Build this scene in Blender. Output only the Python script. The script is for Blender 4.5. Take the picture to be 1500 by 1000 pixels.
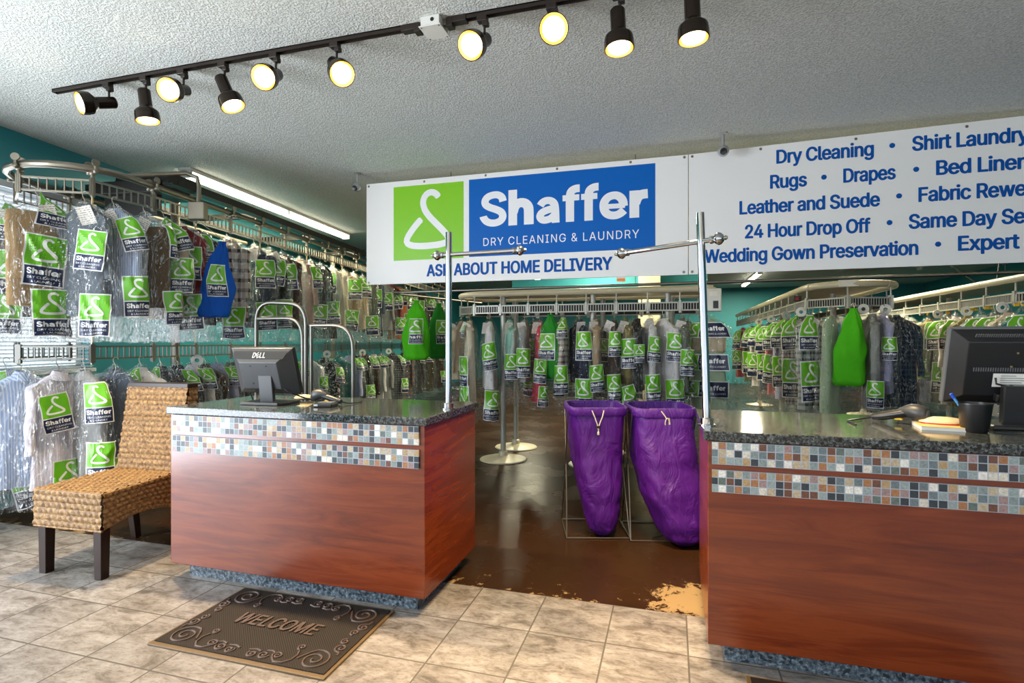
import bpy, bmesh, math, random
from mathutils import Vector, Matrix, noise, geometry

for _o in list(bpy.data.objects):
    bpy.data.objects.remove(_o, do_unlink=True)
scene = bpy.context.scene
COL = scene.collection
PI = math.pi
random.seed(7)

# ---------------------------------------------------------------- camera, view
cam_data = bpy.data.cameras.new('camera')
cam_data.sensor_width = 36.0
cam_data.lens = 797.0 / 1500.0 * 36.0
cam_data.clip_start = 0.02
cam = bpy.data.objects.new('camera', cam_data)
COL.objects.link(cam)
cam.location = (0, 0, 1.25)
cam.rotation_euler = (PI / 2, 0, math.radians(16.4))
scene.camera = cam
vs = scene.view_settings
vs.view_transform = 'Standard'
vs.look = 'None'
vs.exposure = 0.92
vs.gamma = 1.0
vs.use_curve_mapping = False
try:
    scene.cycles.transparent_max_bounces = 24
    scene.cycles.max_bounces = 8
    scene.cycles.sample_clamp_indirect = 6.0
    scene.cycles.caustics_reflective = False
    scene.cycles.caustics_refractive = False
except Exception:
    pass

# ---------------------------------------------------------------- world, lights
world = bpy.data.worlds.new('daylight')
scene.world = world
world.use_nodes = True
bg = world.node_tree.nodes['Background']
bg.inputs[0].default_value = (0.75, 0.87, 1.0, 1)
bg.inputs[1].default_value = 1.0

WARM = (1.0, 0.74, 0.42)
TUBE = (1.0, 0.92, 0.64)
DAY = (0.84, 0.91, 1.0)


def area_light(name, loc, rot, sx, sy, watts, color, parent=None, spread=PI):
    d = bpy.data.lights.new(name, 'AREA')
    d.shape = 'RECTANGLE'
    d.size, d.size_y = sx, sy
    d.energy = watts
    d.color = color
    d.spread = spread
    o = bpy.data.objects.new(name, d)
    COL.objects.link(o)
    o.location = loc
    o.rotation_euler = rot
    if parent:
        o.parent = parent
    return o


# daylight through the storefront windows behind the camera and the side window
FRONT_Y = -2.2
for nm, wx, wl, ww in (('storefront_daylight', -2.55, 2.5, 80), ('storefront_daylight', 0.3, 2.5, 70), ('storefront_daylight', 3.4, 2.8, 70)):
    area_light(nm, (wx, FRONT_Y - 0.12, 1.4), (PI / 2, 0, PI), wl, 2.1, ww, DAY)
    # added upward lamp to brighten the ceiling, standing in for pavement bounce
    area_light('ceiling_fill_bounce', (wx, FRONT_Y - 0.10, 0.75), (math.radians(128), 0, PI), wl, 0.9, ww * 0.85, (1.0, 0.96, 0.88))
# daylight through the shop window in the side wall beside the seating
SWA = math.radians(7.0)
area_light('side_shop_daylight', (-4.47, 0.10, 1.22), (PI / 2, 0, -PI / 2 + SWA), 2.4, 2.25, 150, DAY)

# ---------------------------------------------------------------- materials


def new_mat(name):
    m = bpy.data.materials.new(name)
    m.use_nodes = True
    return m, m.node_tree.nodes, m.node_tree.links, m.node_tree.nodes['Principled BSDF']


def mat(name, col, rough=0.5, metal=0.0, spec=0.5, coat=0.0, emis=None, estr=0.0):
    m, n, l, b = new_mat(name)
    b.inputs['Base Color'].default_value = (*col, 1)
    b.inputs['Roughness'].default_value = rough
    b.inputs['Metallic'].default_value = metal
    b.inputs['Specular IOR Level'].default_value = spec
    b.inputs['Coat Weight'].default_value = coat
    if emis:
        b.inputs['Emission Color'].default_value = (*emis, 1)
        b.inputs['Emission Strength'].default_value = estr
    return m


def N(n, t, **kw):
    x = n.new(t)
    for k, v in kw.items():
        setattr(x, k, v)
    return x


def coords(n, l, scale=(1, 1, 1), loc=(0, 0, 0), rot=(0, 0, 0), kind='Object'):
    tc = N(n, 'ShaderNodeTexCoord')
    mp = N(n, 'ShaderNodeMapping')
    mp.inputs['Scale'].default_value = scale
    mp.inputs['Location'].default_value = loc
    mp.inputs['Rotation'].default_value = rot
    l.new(tc.outputs[kind], mp.inputs['Vector'])
    return mp.outputs['Vector']


def ramp(n, l, src, stops, interp='LINEAR'):
    r = N(n, 'ShaderNodeValToRGB')
    r.color_ramp.interpolation = interp
    e = r.color_ramp.elements
    while len(e) < len(stops):
        e.new(0.5)
    for el, (p, c) in zip(e, stops):
        el.position = p
        el.color = (*c, 1)
    l.new(src, r.inputs['Fac'])
    return r.outputs['Color']


def noise_tex(n, l, vec, scale, detail=4, rough=0.6, dist=0.0):
    t = N(n, 'ShaderNodeTexNoise')
    t.inputs['Scale'].default_value = scale
    t.inputs['Detail'].default_value = detail
    t.inputs['Roughness'].default_value = rough
    t.inputs['Distortion'].default_value = dist
    l.new(vec, t.inputs['Vector'])
    return t.outputs['Fac']


def bump(n, l, b, h, strength=0.5, dist=0.01):
    x = N(n, 'ShaderNodeBump')
    x.inputs['Strength'].default_value = strength
    x.inputs['Distance'].default_value = dist
    l.new(h, x.inputs['Height'])
    l.new(x.outputs['Normal'], b.inputs['Normal'])
    return x


def mixc(n, l, f, a, b, mode='MIX'):
    x = N(n, 'ShaderNodeMix', data_type='RGBA', blend_type=mode)
    for i, v in ((0, f), (6, a), (7, b)):
        if isinstance(v, (int, float)):
            x.inputs[i].default_value = v
        elif isinstance(v, tuple):
            x.inputs[i].default_value = (*v, 1)
        else:
            l.new(v, x.inputs[i])
    return x.outputs[2]


def mathn(n, l, op, a, b=0.0, c=None):
    x = N(n, 'ShaderNodeMath', operation=op)
    for i, v in enumerate((a, b, c)):
        if v is None:
            continue
        if isinstance(v, (int, float)):
            x.inputs[i].default_value = v
        else:
            l.new(v, x.inputs[i])
    return x.outputs[0]


def m_ceiling():
    m, n, l, b = new_mat('popcorn_ceiling')
    v = coords(n, l)
    f = noise_tex(n, l, v, 85, 3, 0.65)
    g = noise_tex(n, l, v, 1.2, 2)
    c = ramp(n, l, f, [(0.3, (0.55, 0.56, 0.53)), (0.55, (0.80, 0.82, 0.79))])
    c = mixc(n, l, g, c, mixc(n, l, 1.0, c, (0.93, 0.93, 0.9), 'MULTIPLY'))
    l.new(c, b.inputs['Base Color'])
    b.inputs['Roughness'].default_value = 0.95
    r = ramp(n, l, f, [(0.35, (0, 0, 0)), (0.6, (1, 1, 1))])
    bump(n, l, b, r, 0.9, 0.006)
    return m


def m_wall(name, col):
    m, n, l, b = new_mat(name)
    v = coords(n, l)
    f = noise_tex(n, l, v, 90, 2)
    g = noise_tex(n, l, v, 1.5, 3)
    l.new(mixc(n, l, g, col, tuple(x * 0.8 for x in col)), b.inputs['Base Color'])
    b.inputs['Roughness'].default_value = 0.6
    bump(n, l, b, f, 0.15, 0.003)
    return m


def m_tile():
    m, n, l, b = new_mat('travertine_tile')
    v = coords(n, l, kind='Object')
    sep = N(n, 'ShaderNodeSeparateXYZ')
    l.new(v, sep.inputs[0])
    px = mathn(n, l, 'DIVIDE', mathn(n, l, 'SUBTRACT', sep.outputs[0], -0.5935), 0.3275)
    py = mathn(n, l, 'DIVIDE', mathn(n, l, 'SUBTRACT', sep.outputs[1], 1.934), 0.339)
    fx, fy = mathn(n, l, 'FRACT', px), mathn(n, l, 'FRACT', py)
    ex = mathn(n, l, 'ABSOLUTE', mathn(n, l, 'SUBTRACT', fx, 0.5))
    ey = mathn(n, l, 'ABSOLUTE', mathn(n, l, 'SUBTRACT', fy, 0.5))
    e = mathn(n, l, 'MAXIMUM', ex, ey)
    grout = mathn(n, l, 'GREATER_THAN', e, 0.4895)
    ids = N(n, 'ShaderNodeCombineXYZ')
    l.new(mathn(n, l, 'FLOOR', px), ids.inputs[0])
    l.new(mathn(n, l, 'FLOOR', py), ids.inputs[1])
    wn = N(n, 'ShaderNodeTexWhiteNoise', noise_dimensions='3D')
    l.new(ids.outputs[0], wn.inputs['Vector'])
    off = N(n, 'ShaderNodeVectorMath', operation='MULTIPLY_ADD')
    l.new(wn.outputs['Color'], off.inputs[0])
    off.inputs[1].default_value = (20, 20, 20)
    l.new(v, off.inputs[2])
    sc = N(n, 'ShaderNodeVectorMath', operation='MULTIPLY')
    l.new(off.outputs[0], sc.inputs[0])
    sc.inputs[1].default_value = (0.8, 1.6, 1)
    f1 = noise_tex(n, l, sc.outputs[0], 9, 6, 0.7, 0.6)
    f2 = noise_tex(n, l, sc.outputs[0], 45, 4, 0.7)
    c = ramp(n, l, f1, [(0.36, (0.115, 0.098, 0.083)), (0.46, (0.225, 0.198, 0.175)), (0.62, (0.335, 0.308, 0.285))])
    c2 = ramp(n, l, f2, [(0.38, (0.62, 0.56, 0.5)), (0.5, (1, 1, 1))])
    c = mixc(n, l, 0.8, c, c2, 'MULTIPLY')
    tint = N(n, 'ShaderNodeMapRange')
    l.new(wn.outputs['Value'], tint.inputs[0])
    tint.inputs[3].default_value = 0.86
    tint.inputs[4].default_value = 1.06
    c = mixc(n, l, 1.0, c, tint.outputs[0], 'MULTIPLY')
    c = mixc(n, l, grout, c, (0.10, 0.085, 0.07))
    l.new(c, b.inputs['Base Color'])
    rr = ramp(n, l, f1, [(0.3, (0.5, 0.5, 0.5)), (0.7, (0.33, 0.33, 0.33))])
    l.new(mixc(n, l, grout, rr, (0.85, 0.85, 0.85)), b.inputs['Roughness'])
    hh = mathn(n, l, 'SUBTRACT', mathn(n, l, 'MULTIPLY', f2, 0.25), mathn(n, l, 'MULTIPLY', grout, 1.0))
    bump(n, l, b, hh, 0.5, 0.003)
    return m


def m_brown_floor():
    m, n, l, b = new_mat('worn_brown_floor_paint')
    v = coords(n, l)
    f = noise_tex(n, l, v, 14, 8, 0.75, 0.4)
    g = noise_tex(n, l, v, 2.2, 3)
    sep = N(n, 'ShaderNodeSeparateXYZ')
    l.new(v, sep.inputs[0])
    # scuffed band beside the tile edge, bare patch beside the counter
    band = N(n, 'ShaderNodeMapRange')
    l.new(sep.outputs[1], band.inputs[0])
    band.inputs[1].default_value = 2.6
    band.inputs[2].default_value = 3.25
    band.inputs[3].default_value = 0.165
    band.inputs[4].default_value = -0.30
    d = N(n, 'ShaderNodeVectorMath', operation='DISTANCE')
    l.new(v, d.inputs[0])
    d.inputs[1].default_value = (0.13, 2.83, 0)
    spot = N(n, 'ShaderNodeMapRange')
    l.new(d.outputs['Value'], spot.inputs[0])
    spot.inputs[1].default_value = 0.08
    spot.inputs[2].default_value = 0.36
    spot.inputs[3].default_value = 0.30
    spot.inputs[4].default_value = 0.0
    s = mathn(n, l, 'ADD', mathn(n, l, 'ADD', f, band.outputs[0]), spot.outputs[0])
    s = mathn(n, l, 'ADD', s, mathn(n, l, 'MULTIPLY', mathn(n, l, 'SUBTRACT', g, 0.5), 0.35))
    w = ramp(n, l, s, [(0.70, (0, 0, 0)), (0.735, (1, 1, 1))])
    base = mixc(n, l, g, (0.022, 0.009, 0.004), (0.040, 0.018, 0.007))
    l.new(mixc(n, l, w, base, (0.29, 0.195, 0.095)), b.inputs['Base Color'])
    l.new(mixc(n, l, w, ramp(n, l, g, [(0.3, (0.20, 0.20, 0.20)), (0.8, (0.36, 0.36, 0.36))]), (0.8, 0.8, 0.8)), b.inputs['Roughness'])
    b.inputs['Specular IOR Level'].default_value = 0.05
    bump(n, l, b, f, 0.06, 0.004)
    return m


def m_cherry():
    m, n, l, b = new_mat('cherry_laminate')
    v = coords(n, l, scale=(0.55, 0.55, 5.0))
    f = noise_tex(n, l, v, 3.2, 6, 0.62, 1.1)
    v2 = coords(n, l, scale=(2.0, 2.0, 60.0))
    g = noise_tex(n, l, v2, 4.0, 3)
    c = ramp(n, l, f, [(0.25, (0.08, 0.011, 0.003)), (0.45, (0.145, 0.022, 0.005)), (0.62, (0.20, 0.036, 0.008)), (0.8, (0.15, 0.026, 0.006))])
    c = mixc(n, l, 0.35, c, ramp(n, l, g, [(0.3, (0.7, 0.62, 0.58)), (0.6, (1, 1, 1))]), 'MULTIPLY')
    l.new(c, b.inputs['Base Color'])
    b.inputs['Roughness'].default_value = 0.24
    b.inputs['Specular IOR Level'].default_value = 0.75
    return m


def m_granite(name, dark, light, blue, rough=0.12, scale=1.0):
    m, n, l, b = new_mat(name)
    v = coords(n, l)
    f = noise_tex(n, l, v, 95 * scale, 4, 0.7)
    vo = N(n, 'ShaderNodeTexVoronoi')
    vo.inputs['Scale'].default_value = 120 * scale
    l.new(v, vo.inputs['Vector'])
    c = ramp(n, l, f, [(0.36, dark), (0.5, blue), (0.66, light)])
    bw = N(n, 'ShaderNodeRGBToBW')
    l.new(vo.outputs['Color'], bw.inputs[0])
    c = mixc(n, l, mathn(n, l, 'GREATER_THAN', bw.outputs[0], 0.72), c, dark)
    l.new(c, b.inputs['Base Color'])
    b.inputs['Roughness'].default_value = rough
    return m


def m_mosaic():
    m, n, l, b = new_mat('slate_mosaic_tile')
    v = coords(n, l)
    sep = N(n, 'ShaderNodeSeparateXYZ')
    l.new(v, sep.inputs[0])
    p = 0.0285
    px = mathn(n, l, 'DIVIDE', sep.outputs[0], p)
    pz = mathn(n, l, 'ADD', mathn(n, l, 'DIVIDE', sep.outputs[2], p), 0.5)
    fx, fz = mathn(n, l, 'FRACT', px), mathn(n, l, 'FRACT', pz)
    e = mathn(n, l, 'MAXIMUM', mathn(n, l, 'ABSOLUTE', mathn(n, l, 'SUBTRACT', fx, 0.5)),
              mathn(n, l, 'ABSOLUTE', mathn(n, l, 'SUBTRACT', fz, 0.5)))
    grout = mathn(n, l, 'GREATER_THAN', e, 0.445)
    ids = N(n, 'ShaderNodeCombineXYZ')
    l.new(mathn(n, l, 'FLOOR', px), ids.inputs[0])
    l.new(mathn(n, l, 'FLOOR', pz), ids.inputs[1])
    oi = N(n, 'ShaderNodeObjectInfo')
    l.new(oi.outputs['Random'], ids.inputs[2])
    wn = N(n, 'ShaderNodeTexWhiteNoise', noise_dimensions='3D')
    l.new(ids.outputs[0], wn.inputs['Vector'])
    cols = [(0.028, 0.037, 0.045), (0.21, 0.26, 0.25), (0.62, 0.58, 0.49), (0.11, 0.145, 0.125), (0.30, 0.20, 0.19),
            (0.34, 0.15, 0.06), (0.028, 0.037, 0.045), (0.40, 0.27, 0.13), (0.72, 0.70, 0.64), (0.13, 0.17, 0.18),
            (0.14, 0.055, 0.03), (0.26, 0.32, 0.31), (0.45, 0.36, 0.24)]
    k = len(cols)
    c = ramp(n, l, wn.outputs['Value'], [(i / k, q) for i, q in enumerate(cols)], 'CONSTANT')
    f = noise_tex(n, l, v, 130, 4, 0.7)
    c = mixc(n, l, 0.8, c, ramp(n, l, f, [(0.3, (0.55, 0.52, 0.5)), (0.6, (1.1, 1.1, 1.1))]), 'MULTIPLY')
    c = mixc(n, l, grout, c, (0.34, 0.37, 0.42))
    l.new(c, b.inputs['Base Color'])
    b.inputs['Roughness'].default_value = 0.42
    bump(n, l, b, mathn(n, l, 'SUBTRACT', mathn(n, l, 'MULTIPLY', f, 0.3), grout), 0.5, 0.003)
    return m


def m_fabric(name, c, kind=None, c2=None, scale=40):
    m, n, l, b = new_mat(name)
    v = coords(n, l)
    f = noise_tex(n, l, v, 7, 3)
    col = mixc(n, l, f, tuple(x * 0.82 for x in c), tuple(min(1, x * 1.12) for x in c))
    if kind:
        sep = N(n, 'ShaderNodeSeparateXYZ')
        l.new(v, sep.inputs[0])
        sx = mathn(n, l, 'FRACT', mathn(n, l, 'MULTIPLY', mathn(n, l, 'ADD', sep.outputs[0], sep.outputs[1]), scale))
        s1 = mathn(n, l, 'GREATER_THAN', sx, 0.62)
        if kind == 'stripe':
            col = mixc(n, l, s1, col, c2)
        elif kind == 'plaid':
            sz = mathn(n, l, 'FRACT', mathn(n, l, 'MULTIPLY', sep.outputs[2], scale))
            s2 = mathn(n, l, 'GREATER_THAN', sz, 0.62)
            col = mixc(n, l, mathn(n, l, 'MULTIPLY', mathn(n, l, 'ADD', s1, s2), 0.5), col, c2)
        elif kind == 'floral':
            vo = noise_tex(n, l, v, scale, 2, 0.5, 1.0)
            col = mixc(n, l, mathn(n, l, 'GREATER_THAN', vo, 0.56), col, c2)
    l.new(col, b.inputs['Base Color'])
    b.inputs['Roughness'].default_value = 0.85
    b.inputs['Specular IOR Level'].default_value = 0.25
    w = noise_tex(n, l, coords(n, l, scale=(1, 1, 0.35)), 16, 4, 0.6, 0.8)
    bump(n, l, b, w, 0.5, 0.02)
    return m


def m_plastic(name='clear_garment_plastic', tint=(1, 1, 1), veil=0.006, lo=0.018, hi=0.17, crease_glint=0.42):
    m = bpy.data.materials.new(name)
    m.use_nodes = True
    n, l = m.node_tree.nodes, m.node_tree.links
    n.clear()
    out = N(n, 'ShaderNodeOutputMaterial')
    tr = N(n, 'ShaderNodeBsdfTransparent')
    tr.inputs[0].default_value = (*tint, 1)
    gl = N(n, 'ShaderNodeBsdfGlossy')
    gl.inputs['Roughness'].default_value = 0.10
    df = N(n, 'ShaderNodeBsdfDiffuse')
    df.inputs[0].default_value = (0.85, 0.88, 0.9, 1)
    v = coords(n, l, scale=(1, 1, 0.4))
    f = noise_tex(n, l, v, 30, 4, 0.55, 1.6)
    bp = N(n, 'ShaderNodeBump')
    bp.inputs['Strength'].default_value = 1.0
    bp.inputs['Distance'].default_value = 0.035
    l.new(f, bp.inputs['Height'])
    l.new(bp.outputs['Normal'], gl.inputs['Normal'])
    l.new(bp.outputs['Normal'], df.inputs['Normal'])
    lw = N(n, 'ShaderNodeLayerWeight')
    lw.inputs['Blend'].default_value = 0.35
    l.new(bp.outputs['Normal'], lw.inputs['Normal'])
    mr = N(n, 'ShaderNodeMapRange')
    mr.inputs[3].default_value = lo
    mr.inputs[4].default_value = hi
    l.new(lw.outputs['Facing'], mr.inputs[0])
    cf = noise_tex(n, l, coords(n, l, scale=(1, 1, 0.3)), 15, 3, 0.55, 1.8)
    cr = mathn(n, l, 'LESS_THAN', mathn(n, l, 'ABSOLUTE', mathn(n, l, 'SUBTRACT', cf, 0.5)), 0.017)  # noise lines of extra gloss imitate highlights along creases
    fac = mathn(n, l, 'ADD', mr.outputs[0], mathn(n, l, 'MULTIPLY', cr, crease_glint))
    m1 = N(n, 'ShaderNodeMixShader')
    m1.inputs[0].default_value = veil
    l.new(tr.outputs[0], m1.inputs[1])
    l.new(df.outputs[0], m1.inputs[2])
    m2 = N(n, 'ShaderNodeMixShader')
    l.new(fac, m2.inputs[0])
    l.new(m1.outputs[0], m2.inputs[1])
    l.new(gl.outputs[0], m2.inputs[2])
    l.new(m2.outputs[0], out.inputs[0])
    return m


def m_ticket():
    m, n, l, b = new_mat('printed_paper_ticket')
    v = coords(n, l)
    sep = N(n, 'ShaderNodeSeparateXYZ')
    l.new(v, sep.inputs[0])
    lines = mathn(n, l, 'GREATER_THAN', mathn(n, l, 'FRACT', mathn(n, l, 'MULTIPLY', sep.outputs[2], 70)), 0.72)
    f = noise_tex(n, l, coords(n, l, scale=(1, 1, 0.3)), 130, 2)
    k = mathn(n, l, 'MULTIPLY', lines, mathn(n, l, 'GREATER_THAN', f, 0.5))
    l.new(mixc(n, l, k, (0.84, 0.79, 0.72), (0.22, 0.2, 0.19)), b.inputs['Base Color'])
    b.inputs['Roughness'].default_value = 0.7
    return m


def m_seagrass():
    m, n, l, b = new_mat('woven_seagrass')
    v = coords(n, l)
    f = noise_tex(n, l, v, 60, 3, 0.6)
    g = noise_tex(n, l, coords(n, l, scale=(1, 1, 3)), 180, 2, 0.6)
    c = ramp(n, l, f, [(0.3, (0.10, 0.045, 0.013)), (0.5, (0.26, 0.14, 0.045)), (0.7, (0.42, 0.26, 0.10))])
    c = mixc(n, l, 0.5, c, ramp(n, l, g, [(0.35, (0.6, 0.55, 0.5)), (0.6, (1, 1, 1))]), 'MULTIPLY')
    l.new(c, b.inputs['Base Color'])
    b.inputs['Roughness'].default_value = 0.6
    bump(n, l, b, g, 0.4, 0.003)
    return m


def m_nylon():
    m, n, l, b = new_mat('purple_nylon')
    v = coords(n, l, scale=(1, 1, 0.45))
    f = noise_tex(n, l, v, 9, 5, 0.6, 1.3)
    l.new(mixc(n, l, f, (0.065, 0.006, 0.19), (0.11, 0.012, 0.30)), b.inputs['Base Color'])
    b.inputs['Roughness'].default_value = 0.42
    bump(n, l, b, f, 0.8, 0.025)
    return m


def m_mat_rubber():
    m, n, l, b = new_mat('ribbed_rubber')
    v = coords(n, l)
    w = N(n, 'ShaderNodeTexWave', wave_type='BANDS', bands_direction='DIAGONAL')
    w.inputs['Scale'].default_value = 55
    l.new(v, w.inputs['Vector'])
    f = noise_tex(n, l, v, 6, 3)
    l.new(mixc(n, l, f, (0.011, 0.008, 0.006), (0.022, 0.015, 0.010)), b.inputs['Base Color'])
    b.inputs['Roughness'].default_value = 0.65
    b.inputs['Specular IOR Level'].default_value = 0.25
    bump(n, l, b, w.outputs['Fac'], 0.25, 0.002)
    return m


MT = dict(
    ceiling=m_ceiling(), teal=m_wall('teal_wall_paint', (0.020, 0.245, 0.29)), cream_wall=m_wall('cream_paint', (0.62, 0.58, 0.42)),
    white_wall=m_wall('white_wall_paint', (0.72, 0.72, 0.68)),
    tile=m_tile(), brown_floor=m_brown_floor(), cherry=m_cherry(), mosaic=m_mosaic(),
    granite=m_granite('speckled_granite', (0.008, 0.009, 0.010), (0.15, 0.165, 0.165), (0.040, 0.048, 0.050), 0.09),
    toe=m_granite('blue_grey_granite', (0.02, 0.028, 0.035), (0.24, 0.30, 0.34), (0.075, 0.10, 0.125), 0.35, 0.7),
    chrome=mat('polished_chrome', (0.52, 0.52, 0.53), 0.05, 1.0), steel=mat('satin_steel', (0.17, 0.165, 0.15), 0.38, 1.0),
    zinc=mat('galvanised_steel', (0.27, 0.24, 0.19), 0.36, 0.9), brass=mat('brass_rod', (0.62, 0.48, 0.26), 0.35, 1.0),
    dark_steel=mat('dark_steel_beam', (0.022, 0.019, 0.017), 0.5, 0.3), bronze=mat('dark_bronze_enamel', (0.024, 0.016, 0.011), 0.22, 0.55),
    track=mat('brown_track', (0.030, 0.021, 0.016), 0.35, 0.3),
    white_plastic=mat('white_plastic', (0.72, 0.71, 0.67), 0.4), cream_metal=mat('cream_enamel', (0.56, 0.50, 0.36), 0.35),
    grey_metal=mat('grey_enamel', (0.42, 0.42, 0.38), 0.4, 0.3), box_white=mat('white_enamel_box', (0.68, 0.67, 0.62), 0.45),
    black_plastic=mat('black_plastic', (0.012, 0.012, 0.013), 0.32), dark_plastic=mat('charcoal_plastic', (0.036, 0.038, 0.041), 0.42),
    grey_plastic=mat('grey_plastic', (0.12, 0.125, 0.13), 0.45), screen=mat('dark_glass_screen', (0.01, 0.01, 0.012), 0.08),
    blue_plastic=mat('blue_plug_plastic', (0.01, 0.07, 0.55), 0.4), red_plastic=mat('red_plastic', (0.55, 0.02, 0.02), 0.35),
    yellow_plastic=mat('yellow_plastic', (0.80, 0.48, 0.02), 0.4), silver=mat('silver_plastic', (0.5, 0.5, 0.5), 0.3, 0.7),
    sign=mat('white_sign_board', (0.86, 0.84, 0.81), 0.4, 0, 0.3), sign_green=mat('lime_green_print', (0.22, 0.56, 0.004), 0.38),
    sign_blue=mat('blue_print', (0.001, 0.115, 0.46), 0.45, 0, 0.2), letter_blue=mat('blue_lettering', (0.002, 0.085, 0.36), 0.5, 0, 0.15),
    letter_white=mat('white_lettering', (0.86, 0.85, 0.85), 0.4),
    wood_dark=mat('dark_walnut_stain', (0.020, 0.009, 0.006), 0.35, 0, 0.3), seagrass=m_seagrass(), nylon=m_nylon(), rubber=m_mat_rubber(),
    rubber_light=mat('raised_rubber', (0.075, 0.045, 0.033), 0.5), mat_edge=mat('tan_mat_edge', (0.13, 0.08, 0.035), 0.45),
    plastic=m_plastic(), bag_plastic=m_plastic('milky_bag_plastic', veil=0.13),
    ticket=m_ticket(), print_green=mat('green_bag_print', (0.13, 0.44, 0.012), 0.28), print_navy=mat('navy_bag_print', (0.008, 0.015, 0.06), 0.28),
    print_white=mat('white_bag_print', (0.78, 0.78, 0.76), 0.3),
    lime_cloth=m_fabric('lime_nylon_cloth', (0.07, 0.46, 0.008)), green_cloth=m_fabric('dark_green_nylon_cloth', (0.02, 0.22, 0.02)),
    blue_cloth=m_fabric('blue_nylon_cloth', (0.006, 0.085, 0.42)),
    cord=mat('cotton_cord', (0.72, 0.66, 0.52), 0.8), wire=mat('hanger_wire', (0.42, 0.38, 0.30), 0.35, 1.0), black_wire=mat('black_hanger', (0.02, 0.02, 0.02), 0.4),
    paper=mat('white_paper', (0.80, 0.77, 0.70), 0.8), manila=mat('manila_cover', (0.72, 0.46, 0.16), 0.6),
    orange=mat('orange_sticker', (0.85, 0.25, 0.02), 0.5), cream_plastic=mat('cream_plastic', (0.72, 0.58, 0.34), 0.4),
    blind=mat('white_blind_slat', (0.78, 0.80, 0.82), 0.5), pen=mat('blue_pen', (0.08, 0.3, 0.62), 0.4),
    gold=mat('golden_glow_liner', (0.75, 0.42, 0.08), 0.25, 0.9),
    tube_on=mat('lit_fluorescent_tube', (0.9, 0.9, 0.85), 0.4, emis=(1.0, 0.96, 0.78), estr=4.5),
    bulb_on=mat('lit_reflector_bulb', (0.9, 0.85, 0.7), 0.3, emis=(1.0, 0.78, 0.40), estr=6.0),
    sky_out=mat('bright_daylight', (0.8, 0.9, 1.0), 0.9, emis=(0.86, 0.94, 1.0), estr=0.7),
)

# ---------------------------------------------------------------- mesh helpers


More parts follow.
